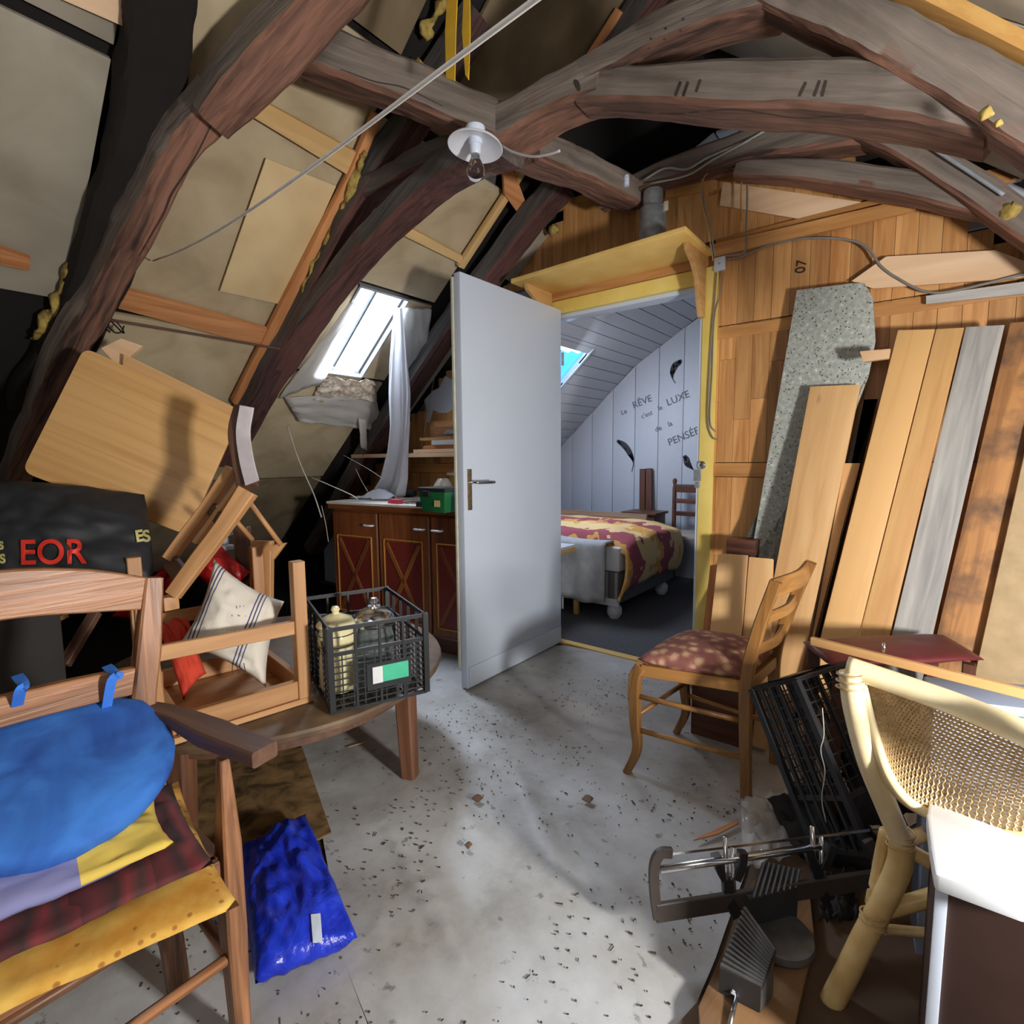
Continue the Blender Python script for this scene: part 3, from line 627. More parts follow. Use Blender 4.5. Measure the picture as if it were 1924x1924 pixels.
# light wood stool/chair by the bed foot
ch=thing('wooden_stool',PZ(1083,1153,0),'small light pine stool with pale seat at the foot of the bed','stool')
q=PZ(1083,1153,.005); YS=wood('stool_pine',rgb(186,140,66),rgb(214,170,92),var=.05)
zt=.46
for dx,dy in ((0,0),(-.36,0),(0,-.28),(-.36,-.28)): stick('leg',(q.x+dx*.97,q.y+dy,.005),(q.x+dx,q.y+dy,zt),.032,.032,YS,ch,up=(0,1,0))
box('seat',(q.x-.38,q.y-.30,zt),(q.x+.02,q.y+.0,zt+.02),YS,ch,.005)
box('seat_pad',(q.x-.37,q.y-.29,zt+.02),(q.x+.01,q.y-.01,zt+.045),WHITEW,ch,.01)
for zz in (.16,.36): stick('stretcher',(q.x-.36,q.y,zz),(q.x,q.y,zz+.02),.02,.03,YS,ch)

for i,(x,y,r_,lab) in enumerate([(1852,214,.011,'yellow foam blob on the thick rafter at the top right'),(1876,232,.007,'smaller yellow foam blob below the first one on the thick rafter'),(1898,398,.03,'tuft of yellow glass wool at the right edge under the conduit'),(1040,432,.030,'scrap of yellow wool at the left end of the pine wall top')]):
    yy=(Y2-.125,Y2-.125,2.36,2.52)[i]; p=PY(x,y,yy)
    o=tube('foam_tuft',[p+V((-r_,0,r_*.3)),p,p+V((r_,0,-r_*.4))],r_,FOAM,None,n=4,scl=[.3,.8,1,.7,.2]); 
    for v in o.data.vertices: v.co+=noise.noise_vector(v.co*60)*r_*.35
    tag(o,lab,'insulation')

def crackline(name,beam,px,wd,dd=1.0):
    P=spline([PD(x,y,dd) for x,y in px],5); bx=[barv(P[i],P[i+1]+(P[i+1]-P[i])*.1,wd*(.4+.6*math.sin(math.pi*(i+.5)/(len(P)-1))),.001,-FWD) for i in range(len(P)-1)]
    o=joined(name,bx,CARVE,beam,kind='stuff'); stickon(o,beam,.0012)
crackline('long_crack',bpy.data.objects['rafter'],[(398,232),(372,285),(345,330),(322,365),(308,400),(285,440),(262,480)],.004)
crackline('shake_crack',bpy.data.objects['collar_beam'],[(1150,208),(1260,214),(1380,206),(1500,222),(1620,215)],.0018)
crackline('shake_crack',bpy.data.objects['purlin'],[(640,130),(700,152),(760,165),(830,198)],.0018)
crackline('peg_hole',bpy.data.objects['collar_brace'],[(1080,150),(1084,158),(1088,170)],.010)
crackline('shake_crack',bpy.data.objects['principal_rafter'],[(560,610),(620,540),(680,480),(740,420)],.002)
# ================================================================ FLOOR SHEET AND LITTER
m,nt,b=newmat('white_floor_sheet',.45); L=nt.links.new
tc=N(nt,'ShaderNodeTexCoord'); n=N(nt,'ShaderNodeTexNoise'); n.inputs['Scale'].default_value=2.2; n.inputs['Detail'].default_value=8; n.inputs['Roughness'].default_value=.65; L(tc.outputs['Object'],n.inputs['Vector'])
r=ramp(nt,[(.28,rgb(118,112,102)),(.46,rgb(166,164,160)),(.7,rgb(196,198,200))]); L(n.outputs[0],r.inputs[0])
n2=N(nt,'ShaderNodeTexNoise'); n2.inputs['Scale'].default_value=26; n2.inputs['Detail'].default_value=4; L(tc.outputs['Object'],n2.inputs['Vector'])
r2=ramp(nt,[(.30,rgb(84,72,58)),(.36,(1,1,1))]); L(n2.outputs[0],r2.inputs[0])
mx=N(nt,'ShaderNodeMix',data_type='RGBA',blend_type='MULTIPLY'); mx.inputs[0].default_value=.55; L(r.outputs[0],mx.inputs[6]); L(r2.outputs[0],mx.inputs[7]); L(mx.outputs[2],b.inputs['Base Color'])
n3=N(nt,'ShaderNodeTexNoise'); n3.inputs['Scale'].default_value=5; n3.inputs['Detail'].default_value=5; L(tc.outputs['Object'],n3.inputs['Vector'])
bp=N(nt,'ShaderNodeBump'); bp.inputs['Strength'].default_value=.35; bp.inputs['Distance'].default_value=.02; L(n3.outputs[0],bp.inputs['Height']); L(bp.outputs[0],b.inputs['Normal']); SHEET=m
def inside(p,poly):
    c=False
    for i in range(len(poly)):
        a,b_=poly[i],poly[i-1]
        if (a.y>p.y)!=(b_.y>p.y) and p.x<(b_.x-a.x)*(p.y-a.y)/(b_.y-a.y)+a.x: c=not c
    return c
def sheetz(x,y):
    z=.006+.004*noise.noise(V((x*3,y*3,0)))
    for (x0,y0,x1,y1,h,wd) in [(-1.45,1.0,-.35,.62,.010,.012),(-1.3,1.55,-.5,.95,.006,.014),(-1.0,.72,-.55,.45,.011,.011),(-1.2,1.7,-.2,1.55,.006,.012),(-1.5,1.25,-.9,1.05,.008,.01),(-.95,1.35,-.3,1.0,.005,.02)]:
        d=V((x1-x0,y1-y0)); L_=d.length; d/=L_; q=V((x-x0,y-y0)); t_=q.dot(d); s_=abs(q.x*d.y-q.y*d.x)+.01*math.sin(t_*9)
        if 0<t_<L_: z+=h*math.exp(-(s_/wd)**2)*math.sin(math.pi*t_/L_)**.5
    return z
def sheet(name,px,label,zoff=0.0,step=.022):
    poly=[PZ(x,y,.006) for x,y in px]; bm=bmesh.new(); bm.faces.new([bm.verts.new(p) for p in poly])
    for ax in (0,1):
        lo=min(p[ax] for p in poly); hi=max(p[ax] for p in poly); k=lo+step; no=V((1,0,0)) if ax==0 else V((0,1,0))
        while k<hi:
            bmesh.ops.bisect_plane(bm,geom=bm.verts[:]+bm.edges[:]+bm.faces[:],plane_co=no*k,plane_no=no); k+=step
    for v in bm.verts: v.co.z=sheetz(v.co.x,v.co.y)+zoff
    bmesh.ops.triangulate(bm,faces=bm.faces[:])
    bm.verts.index_update(); vs=[v.co.copy() for v in bm.verts]; fs=[tuple(v.index for v in f.verts) for f in bm.faces]; bm.free()
    o=meshobj(name,vs,fs,SHEET,Matrix.Translation(poly[0]),None,smooth='all',world=True)
    tag(o,label,'floor sheet'); return o
sheet('floor_sheet',[(566,1402),(606,1572),(618,1640),(640,1790),(840,2300),(1200,2300),(1290,1930),(1345,1800),(1400,1640),(1425,1530),(1640,1600),(1500,1345),(1330,1240),(1215,1242),(1060,1212),(880,1215),(560,1215)],'crumpled dusty white sheet covering the middle of the attic floor')
sheet('floor_sheet',[(200,1560),(470,1600),(640,1790),(830,2300),(-300,2500),(-300,1700)],'dirtier grey sheet under the armchair, at the lower left corner',.0025)
hb=slab('floor_panel',[PZ(x,y,.012) for x,y in [(330,1400),(568,1404),(622,1562),(600,1575),(330,1640)]],.006,mottled('stained_brown_board',[(.3,rgb(64,48,30)),(.5,rgb(128,100,62)),(.7,rgb(160,126,84))],14,.7,dist=1),None,away=(0,0,-1)); tag(hb,'stained brown fibre board on the floor under the low table','board')
cb_=slab('cardboard_sheet',[PZ(x,y,.016) for x,y in [(1330,1860),(1420,1640),(1480,1560),(1760,1560),(1800,1760),(1760,2050),(1250,2050),(1240,1960)]],.006,plain('brown_cardboard',rgb(96,74,56),.85,var=.2,scale=5),None,away=(0,0,-1)); tag(cb_,'flattened brown cardboard on the floor under the mitre saw and rattan chair','cardboard')
# crumbs and flakes
rd=random.Random(11)
def crumbs(name,px,cnt,mat,label,z=.014,smin=.002,smax=.007):
    poly=[PZ(x,y,z) for x,y in px]; xs_=[p.x for p in poly]; ys_=[p.y for p in poly]; bx=[];k=0
    while k<cnt:
        p=V((rd.uniform(min(xs_),max(xs_)),rd.uniform(min(ys_),max(ys_)),0))
        if not inside(p,poly): continue
        if noise.noise(p*3)+.35<rd.random()*.8: continue
        k+=1; p.z=sheetz(p.x,p.y)+.003; a=rd.random()*6.3; l=rd.uniform(smin,smax)*(2.6 if rd.random()<.08 else 1)
        bx.append(barv(p,p+V((math.cos(a)*l,math.sin(a)*l,rd.uniform(-.001,.002))),rd.uniform(.0015,.005),.0015,(0,0,1)))
    o=joined(name,bx,mat); tag(o,label,'debris',None,'stuff')
crumbs('crumbs',[(570,1420),(640,1790),(800,2050),(1250,2000),(1400,1650),(1420,1540),(1200,1260),(880,1300),(700,1390)],620,plain('dark_crumbs',rgb(70,58,46),.9,var=.3),'scattered dark crumbs of plaster and dirt on the white floor sheet')
crumbs('crumbs',[(480,1640),(640,1790),(780,2050),(200,2100),(300,1700)],200,plain('grey_crumbs',rgb(80,76,70),.9,var=.3),'scattered crumbs on the grey sheet under the armchair')
for (x,y,l,lab) in [(897,1502,.03,'small curled brown leaf lying on the white sheet near the middle'),(1104,1503,.03,'tiny dark grey stone on the sheet between the middle leaf and the floral chair'),(880,1590,.018,'small square wood chip on the white sheet below the middle leaf')]:
    p=PZ(x,y,.016); o=patch('debris_piece',lambda u,v:p+V(((u-.5)*l,(v-.5)*l*.8,.004+.008*math.sin(u*3)*(v-.3))),5,5,plain('leaf',rgb(110,84,62),.8),None,.002); tag(o,lab,'debris')
o=stick('wood_splinter',PZ(655,1404,.016),PZ(690,1393,.016),.003,.003,BATTEN,None); tag(o,'thin wood splinter on the white sheet beside the low table','splinter')
o=slab('wood_sliver',[PZ(x,y,.02) for x,y in [(1303,1578),(1385,1540),(1388,1546),(1350,1566)]],.004,BATTEN,None,away=(0,0,-1)); tag(o,'pointed pale wood sliver on the floor behind the mitre saw','splinter')
# ================================================================ LEANING PLANKS AT RIGHT
def lean(name,tl,tr,br,bl,k,y0,mat,label,cat='plank',th=.022,mid=None,group=None):
    n=V((0,1,-k)); q=lambda p:PP(p[0],p[1],n,V((0,y0,0)))
    TL,TR,BR,BL=map(q,(tl,tr,br,bl))
    def ext(a,b): 
        d=b-a; t_=(a.z-.02)/(a.z-b.z); return a+d*t_
    pts=[TL,TR]+([q(p) for p in mid] if mid else [])+[ext(TR if not mid else q(mid[-1]),BR),ext(TL,BL)]
    o=slab(name,pts,th,mat,None,ldir=BL-TL,bev=.003); tag(o,label,cat,group); return o
m,nt,b=newmat('speckled_board',.5); L=nt.links.new
tc=N(nt,'ShaderNodeTexCoord'); vo=N(nt,'ShaderNodeTexVoronoi'); vo.inputs['Scale'].default_value=75; L(tc.outputs['Object'],vo.inputs['Vector'])
r=ramp(nt,[(.16,rgb(70,78,72)),(.26,rgb(178,180,176))]); L(vo.outputs['Distance'],r.inputs[0])
n=N(nt,'ShaderNodeTexNoise'); n.inputs['Scale'].default_value=60; n.inputs['Detail'].default_value=3; L(tc.outputs['Object'],n.inputs['Vector'])
r2=ramp(nt,[(.4,rgb(160,164,160)),(.66,rgb(196,198,194)),(.70,rgb(236,236,232))]); L(n.outputs[0],r2.inputs[0])
mx=N(nt,'ShaderNodeMix',data_type='RGBA',blend_type='MULTIPLY'); mx.inputs[0].default_value=.9; L(r.outputs[0],mx.inputs[6]); L(r2.outputs[0],mx.inputs[7])
hs=N(nt,'ShaderNodeHueSaturation'); hs.inputs['Value'].default_value=1.75; L(mx.outputs[2],hs.inputs['Color']); L(hs.outputs[0],b.inputs['Base Color']); SPECK=m
lean('speckled_board',(1497,545),(1600,532),(1452,1060),(1408,1060),.05,2.45,SPECK,'tall grey speckled laminate board with rounded top corner, leftmost tall board','board',.016,mid=[(1624,531),(1640,560),(1645,640),(1632,706),(1600,790),(1500,1000)])
lean('wood_plank',(1522,726),(1617,722),(1520,1190),(1434,1190),.18,2.22,PLANKL,'pale pine plank with square top, leaning in front of the speckled board')
lean('wood_plank',(1625,752),(1647,751),(1610,868),(1602,868),.12,2.36,PLANKG,'narrow grey offcut peeping out left of the tall paired planks',th=.015)
lean('wood_plank',(1587,870),(1616,870),(1568,1056),(1552,1056),.16,2.26,PLANKL,'short narrow pine offcut between the square-topped plank and the tall pair',th=.02)
lean('wood_plank',(1687,620),(1757,618),(1612,1197),(1545,1184),.22,2.14,PLANKO,'left plank of the pair of tall orange pine planks')
lean('wood_plank',(1759,618),(1812,615),(1670,1201),(1614,1197),.22,2.141,PLANKO,'right plank of the pair of tall orange pine planks')
lean('wood_plank',(1815,614),(1888,610),(1750,1205),(1674,1201),.22,2.135,PLANKG,'weathered grey plank leaning right of the tall orange pair')
lean('wood_plank',(1898,606),(1981,600),(1840,1222),(1757,1205),.20,2.19,PLANKB,'wide brown stained plank right of the weathered grey plank')
lean('fibre_board',(1990,560),(2160,545),(2010,1240),(1842,1222),.20,2.16,BEIGEB,'plain beige board at the right edge of the picture','board')
o=slab('wood_block',[PY(x,y,2.40) for x,y in [(1615,660),(1673,655),(1670,673),(1622,680)]],.03,PLYR,None,ldir=(1,0,0),bev=.002); tag(o,'short stub of wood lying across behind the tall orange pair','offcut')
lean('wood_plank',(1349,1040),(1404,1043),(1378,1390),(1313,1382),.30,2.02,PLANKL,'left of two low pale boards standing just right of the yellow door frame')
lean('wood_plank',(1407,1046),(1452,1050),(1440,1400),(1380,1392),.30,2.03,PLANKL,'right of two low pale boards beside the yellow door frame, behind the floral chair')
lean('wood_plank',(1334,1062),(1346,1060),(1318,1330),(1304,1330),.22,2.12,BATTEN,'thin slat behind the two low boards, nearest the yellow jamb',th=.02)
o=box('wood_block',PY(1364,1040,2.42)-V((0,0,.0)),PY(1420,1016,2.42)+V((0,.08,0)),DKW,None,.002); tag(o,'dark brown block lying behind the low boards','offcut')
# ================================================================ CABINET AT LEFT
CO=V((-2.92,1.88,0)); CX=V((.991,.133,0)).normalized(); CY=V((-CX.y,CX.x,0))
cb2=thing('kitchen_cabinet',CO+CX*.59+CY*.27,'low brown cabinet with crossed red door panels under the roof window','cabinet')
CABW=wood('walnut_stain',rgb(84,44,26),rgb(138,80,44),rough=.35,var=.05,bump=.05)
CABL=wood('amber_edge',rgb(176,110,40),rgb(206,140,64),rough=.35,var=.05,bump=0)
REDP=plain('dark_red_panel',rgb(110,40,32),.4,var=.15,scale=50)
def cbox(name,u0,u1,v0,v1,z0,z1,mat,par,bev=.002,axis=0):
    F=Matrix((CX,CY,V((0,0,1)))).transposed().to_4x4(); F.translation=CO
    G=F if axis==0 else F@Matrix(((0,1,0,0),(0,0,1,0),(1,0,0,0),(0,0,0,1)))
    vs=[F@v for v in boxv(u0,u1,v0,v1,z0,z1)]
    o=meshobj(name,vs,BOXF,mat,G,par,world=True)
    if bev: bevel_me(o,bev,1)
    return o
CL=1.175
cbox('carcass',0,CL,.02,.54,.10,.80,CABW,cb2); cbox('plinth',.02,CL-.02,.06,.5,.006,.10,DKW,cb2)
cbox('worktop',-.015,CL+.005,-.02,.545,.83,.845,plain('dusty_worktop',rgb(206,200,190),.8,var=.1,scale=12),cb2)
cbox('worktop_edge',-.01,CL,-.012,.54,.80,.83,CABW,cb2)
HND=plain('white_metal_handle',rgb(226,226,230),.3,.3,var=.03)
for i in range(3):
    u0=.012+i*.388; u1=u0+.375
    d=cbox('door',u0,u1,0,.02,.12,.785,CABW,cb2,.006,2)
    a0,a1,z0,z1=u0+.045,u1-.045,.17,.64
    cbox('door_panel',a0+.012,a1-.012,-.003,.001,z0+.012,z1-.012,REDP,d,.0005,2)
    for (c0_,c1_) in (((a0+.02,z0+.02),(a1-.02,z1-.02)),((a0+.02,z1-.02),(a1-.02,z0+.02))):
        stick('cross_bar',CO+CX*c0_[0]-CY*.006+V((0,0,c0_[1])),CO+CX*c1_[0]-CY*.006+V((0,0,c1_[1])),.024,.008,CABW if i!=1 else wood('amber_bar',rgb(140,82,38),rgb(172,108,54),rough=.35),d,up=-CY,bev=.001)
    for (p0,p1) in (((a0,z0),(a0,z1)),((a1,z0),(a1,z1)),((a0,z1),(a1,z1)),((a0,z0),(a1,z0))):
        stick('edge_moulding',CO+CX*p0[0]-CY*.004+V((0,0,p0[1])),CO+CX*p1[0]-CY*.004+V((0,0,p1[1])),.007,.010,CABL,d,up=-CY,bev=.002)
    hu=(u1-.09) if i<2 else (u0+.02)
    tube('handle',[CO+CX*(hu)+V((0,0,.712)),CO+CX*(hu+.005)-CY*.022+V((0,0,.712)),CO+CX*(hu+.06)-CY*.022+V((0,0,.712)),CO+CX*(hu+.065)+V((0,0,.712))],.006,HND,d,n=3)
WT=.846
def ctop(x,y): return PZ(x,y,WT)
# things on the worktop
p=ctop(742,946); o=box('cigarette_pack',p+V((-.04,-.02,.001)),p+V((.05,.03,.024)),plain('pink_card',rgb(216,60,84),.5),None,.002); tag(o,'small pink and red packet on the white worktop','packet')
p=ctop(770,948); o=tube('cable_coil',[p+V((.035*math.cos(a*.9)+.01*math.sin(a*2.3),.022*math.sin(a),.006+.004*math.sin(a*1.7)+a*.0006)) for a in [i*.55 for i in range(38)]],.0025,plain('brown_cable',rgb(120,92,84),.5),None,n=2,seg=5); tag(o,'tangle of thin brown cable on the worktop beside the green tub','cable')
p=ctop(788,952); o=lathe('dark_jar',[(0,0),(.018,0),(.018,.028),(.012,.034),(0,.034)],p,DARK,None,seg=14); tag(o,'small dark round jar just left of the green tub','jar')
p=ctop(824,962)+V((0,.02,0)); tb=thing('green_tub',p,'green plastic tub with a black lid on the worktop','tub')
GRN=plain('green_plastic',rgb(28,92,52),.35,var=.08)
def taper(name,c,w0,d0,w1,d1,z0,z1,mat,par,bev=.006):
    vs=[c+V((sx*w_/2,sy*d_/2,z)) for (w_,d_,z) in ((w0,d0,z0),(w1,d1,z1)) for sx,sy in ((-1,-1),(1,-1),(1,1),(-1,1))]
    o=meshobj(name,vs,BOXF,mat,Matrix.Translation(c),par,world=True); bevel_me(o,bev); return o
taper('tub_body',p,.15,.11,.18,.13,.001,.10,GRN,tb); taper('lid',p,.19,.14,.186,.136,.10,.118,BLACKP,tb,.004)
taper('lock_tab',p+V((-.03,-.07,0)),.045,.01,.045,.01,.075,.102,BLACKP,tb,.002)
box('label',p+V((.02,-.0665,.03)),p+V((.06,-.066,.06)),plain('tub_label',rgb(190,176,130),.6),tb)
p=PY(833,925,2.26); p.z=WT; pt=thing('stoneware_jug',p,'squat cream stoneware jug behind the green tub','jug')
CER=plain('cream_ceramic',rgb(214,204,184),.3,var=.04)
lathe('body',[(0,.001),(.045,.001),(.06,.05),(.055,.10),(.035,.13),(.03,.135),(0,.135)],p,CER,pt); tube('spout',[p+V((.03,-.045,.10)),p+V((.05,-.06,.115)),p+V((.06,-.065,.13))],.008,CER,pt,n=3)
p=PY(868,925,2.44); p.z=WT; pt=thing('biscuit_tin',p,'ochre canister with pale lid, half hidden by the white door','canister')
lathe('body',[(0,.001),(.075,.001),(.08,.10),(.08,.15),(0,.15)],p,plain('ochre_tin',rgb(180,140,74),.5),pt); lathe('lid',[(.0,.151),(.095,.151),(.095,.165),(.05,.185),(0,.19)],p,CER,pt)
p=PY(752,930,2.32); p.z=WT+.03; o=tube('dark_bottle',[p,p+V((.05,.01,0)),p+V((.12,.02,.0))],.028,DARK,None,n=3,scl=[.7,1,1,.8]); tag(o,'dark cylindrical bottle lying behind the cable tangle','bottle')
# wall shelf with stacked offcuts
YS_=2.37
ws=thing('wall_shelf',PY(790,870,YS_),'rough pine shelf plank on the left wall above the cabinet','shelf')
a,b_=PY(660,866,YS_-.10),PY(905,884,YS_-.10); box('shelf_board',(a.x,YS_-.10,1.11),(-1.76,2.59,1.135),PLYR,ws,.002)
box('shelf_support',(-2.2,2.45,.95),(-2.17,2.59,1.11),BATTEN,ws,.002,'z'); box('shelf_support',(-3.0,2.45,.95),(-2.97,2.59,1.11),BATTEN,ws,.002,'z')
zz=1.137
for i,(x0,x1,h,mt,lab) in enumerate([(-2.62,-1.9,.022,PLYR,'pale offcut at the bottom of the stack on the left shelf'),(-2.55,-1.8,.022,BATTEN,'second offcut up in the stack on the left shelf'),(-2.45,-1.8,.03,PLANKG,'grey offcut third from below in the stack on the left shelf'),(-2.58,-1.82,.018,PLANKB,'long brown offcut at the top of the shelf stack')]):
    o=box('wood_offcut',(x0,2.30+.02*(i%2),zz),(x1,2.50,zz+h),mt,None,.002); tag(o,lab,'offcut'); zz+=h+.001
o=slab('wooden_backboard',[V((x_,2.49,zz+h_)) for x_,h_ in ((-2.66,0),(-2.67,.09),(-2.63,.115),(-1.95,.115),(-1.9,.05),(-1.88,0))],.018,PLANKB,None,ldir=(1,0,0),bev=.003); tag(o,'brown rounded board standing on the shelf stack','board')
for x_ in (-2.45,-2.08):
    o=tube('dried_husk',[V((x_,2.40,zz+.018)),V((x_+.05,2.41,zz+.03)),V((x_+.12,2.40,zz+.02))],.02,plain('grey_husk',rgb(120,112,108),.9),None,n=4,scl=[.2,1,.9,.2]); tag(o,'left grey dried husk lying on the shelf stack' if x_<-2.3 else 'right grey dried husk lying on the shelf stack','husk')
# ================================================================ ROOF WINDOW, SHEETING AND CURTAIN
m,nt,b=newmat('plastic_sheeting',.5); b.inputs['Base Color'].default_value=(*rgb(232,228,222),1); tr=N(nt,'ShaderNodeBsdfTranslucent'); tr.inputs[0].default_value=(.75,.74,.72,1); ms=N(nt,'ShaderNodeMixShader'); ms.inputs[0].default_value=.6
nt.links.new(b.outputs[0],ms.inputs[1]); nt.links.new(tr.outputs[0],ms.inputs[2]); nt.links.new(ms.outputs[0],nt.nodes['Material Output'].inputs[0]); PLAST=m
w1=setting('window_1',(-2.53,1.86,1.79))
def rL(x,y,o): return roofL(x,y,o)
for (xa,ya,xb,yb) in ((hx0,hy0,hx1,hy0),(hx1,hy0,hx1,hy1),(hx1,hy1,hx0,hy1),(hx0,hy1,hx0,hy0)):
    slab('reveal',[rL(xa,ya,-.0),rL(xb,yb,-.0),rL(xb,yb,-.11),rL(xa,ya,-.11)],.012,plain('zinc_frame',rgb(150,150,150),.5),w1)
m,nt,b=newmat('roof_glass',.05); b.inputs['Base Color'].default_value=(.8,.85,.9,1); tn=N(nt,'ShaderNodeBsdfTransparent'); tn.inputs[0].default_value=(.93,.96,1,1); ms=N(nt,'ShaderNodeMixShader'); ms.inputs[0].default_value=.06
nt.links.new(tn.outputs[0],ms.inputs[1]); nt.links.new(b.outputs[0],ms.inputs[2]); nt.links.new(ms.outputs[0],nt.nodes['Material Output'].inputs[0]); GLASS=m
mid=(hy0+hy1)/2
for (ya,yb) in ((hy0,mid-.008),(mid+.008,hy1)): slab('pane',[rL(hx0,ya,-.08),rL(hx0,yb,-.08),rL(hx1,yb,-.08),rL(hx1,ya,-.08)],.002,GLASS,w1)
stick('glazing_bar',rL(hx0,mid,-.075),rL(hx1,mid,-.075),.014,.02,plain('bar_grey',rgb(96,98,104),.5),w1,up=NL)
def quadcloth(name,px,o0,o1,mat,label,cat,nu=16,nv=16,wr=.012,f=RL,par=None,thick=.0015):
    c=[f(x,y,0) for x,y in px]
    def fn(u,v):
        p=(c[0]*(1-u)+c[1]*u)*(1-v)+(c[3]*(1-u)+c[2]*u)*v
        return p-NL*((o0*(1-v)+o1*v)+wr*noise.noise(V((u*5,v*5,o0*9)))+wr*.5*noise.noise(V((u*13,v*13,3))))
    o=patch(name,fn,nu,nv,mat,par,thick)
    if label: tag(o,label,cat)
    return o
quadcloth('plastic_sheeting',[(650,558),(676,563),(604,712),(520,742)],.04,.03,PLAST,'white plastic sheeting taped along the left side of the roof window','plastic sheet')
quadcloth('plastic_sheeting',[(530,738),(702,742),(716,800),(556,778)],.03,.06,PLAST,'white plastic flap hanging below the roof window','plastic sheet',wr=.02)
quadcloth('plastic_sheeting',[(745,572),(806,574),(792,680),(736,712)],.03,.05,PLAST,'white plastic sheeting right of the roof window, behind the curtain','plastic sheet')
o=quadcloth('glass_wool',[(600,705),(700,712),(705,745),(585,745)],.02,.03,mottled('pale_wool',[(.3,rgb(150,130,110)),(.7,rgb(226,216,200))],40,.95,bump=.6),'torn pale insulation fluff along the sill of the roof window','insulation',wr=.04); o['kind']='stuff'
CURT=mottled('white_cotton',[(.35,rgb(222,222,226)),(.6,rgb(238,238,242))],5,.85)
nt=CURT.node_tree; tr=N(nt,'ShaderNodeBsdfTranslucent'); tr.inputs[0].default_value=(.9,.9,.93,1); ms=N(nt,'ShaderNodeMixShader'); ms.inputs[0].default_value=.45; nt.links.new(nt.nodes['Principled BSDF'].outputs[0],ms.inputs[1]); nt.links.new(tr.outputs[0],ms.inputs[2]); nt.links.new(ms.outputs[0],nt.nodes['Material Output'].inputs[0])
pr=[(578,742,758),(620,738,764),(680,733,770),(740,731,776),(800,734,774),(850,730,770),(900,718,768),(932,700,762)]
def curt(u,v):
    q=v*(len(pr)-1); j=min(int(q),len(pr)-2); t_=q-j; y=pr[j][0]*(1-t_)+pr[j+1][0]*t_; a=pr[j][1]*(1-t_)+pr[j+1][1]*t_; b2=pr[j][2]*(1-t_)+pr[j+1][2]*t_
    Yp=1.93+.27*v; p=PY(a+(b2-a)*u,y,Yp); dp=.05*(.25+.75*v)
    return p+V((0,-dp*math.cos(u*math.pi*2.2)*.5+.02*math.sin(u*17+v*3)*(.3+v*.7),0))
o=patch('white_cloth',curt,34,40,CURT,None,.002); tag(o,'long white cloth hanging from the roof window down to the cabinet','cloth')
pp_=ctop(705,938)
o=patch('cloth_heap',lambda u,v:pp_+V(((u-.5)*.34,(v-.45)*.16,.006+.05*max(0,1-((u-.6)**2*5+(v-.5)**2*5))+.012*noise.noise(V((u*9,v*7,1)))+.006)),22,14,CURT,None,.002); tag(o,'crumpled end of white cloth heaped on the worktop','cloth')
# torn paper strip and cobweb strands
def strand(px,label,Y=1.6,r=.0018,cat='cobweb'):
    o=tube('cobweb_strand',[PY(x,y,Y) for x,y in px],r,plain('web',rgb(170,164,154),.95),None,n=5,seg=5); tag(o,label,cat)
strand([(540,800),(556,850),(572,890),(590,930),(604,972)],'dusty cobweb strand hanging below the plastic flap',1.35,.003)
strand([(604,950),(612,985),(617,1018)],'lower tail of the cobweb strand beside the dark gap',1.36,.0016)
strand([(580,895),(620,912),(660,930),(672,938)],'pale cobweb strand stretching to the corner of the cabinet',1.7,.003)
strand([(645,855),(690,880),(720,900)],'cobweb strand stretching behind the white cloth',2.0,.002)
strand([(668,880),(680,905),(692,925)],'cobweb strand dangling left of the white cloth over the cabinet',1.95,.0015)
strand([(836,600),(820,690),(806,760),(790,850),(782,870)],'thin brown twine hanging down the left pine wall',2.5,.0018,'twine')
strand([(846,512),(850,560),(832,640)],'twine hanging beside the top edge of the white door',2.45,.002,'twine')
o=quadcloth('paper_strip',[(664,770),(678,772),(674,818),(662,812)],.08,.14,PLAST,'curled white paper strip dangling under the plastic flap','paper strip',6,8)
m,nt,b=newmat('cobweb_film',.9); b.inputs['Base Color'].default_value=(.6,.58,.56,1); tn=N(nt,'ShaderNodeBsdfTransparent'); ms=N(nt,'ShaderNodeMixShader'); no=N(nt,'ShaderNodeTexNoise'); no.inputs['Scale'].default_value=60; no.inputs['Detail'].default_value=6
rr_=ramp(nt,[(.45,(0,0,0)),(.8,(.35,.35,.35))]); nt.links.new(no.outputs[0],rr_.inputs[0]); nt.links.new(rr_.outputs[0],ms.inputs[0]); nt.links.new(tn.outputs[0],ms.inputs[1]); nt.links.new(b.outputs[0],ms.inputs[2]); nt.links.new(ms.outputs[0],nt.nodes['Material Output'].inputs[0]); WEB=m
o=patch('cobweb',lambda u,v:(PY(890,335,1.42)*(1-u)+PY(935,315,1.5)*u)*(1-v)+(PY(900,352,1.45)*(1-u)+PY(928,360,1.5)*u)*v,6,6,WEB); tag(o,'wispy cobweb behind the light bulb','cobweb')
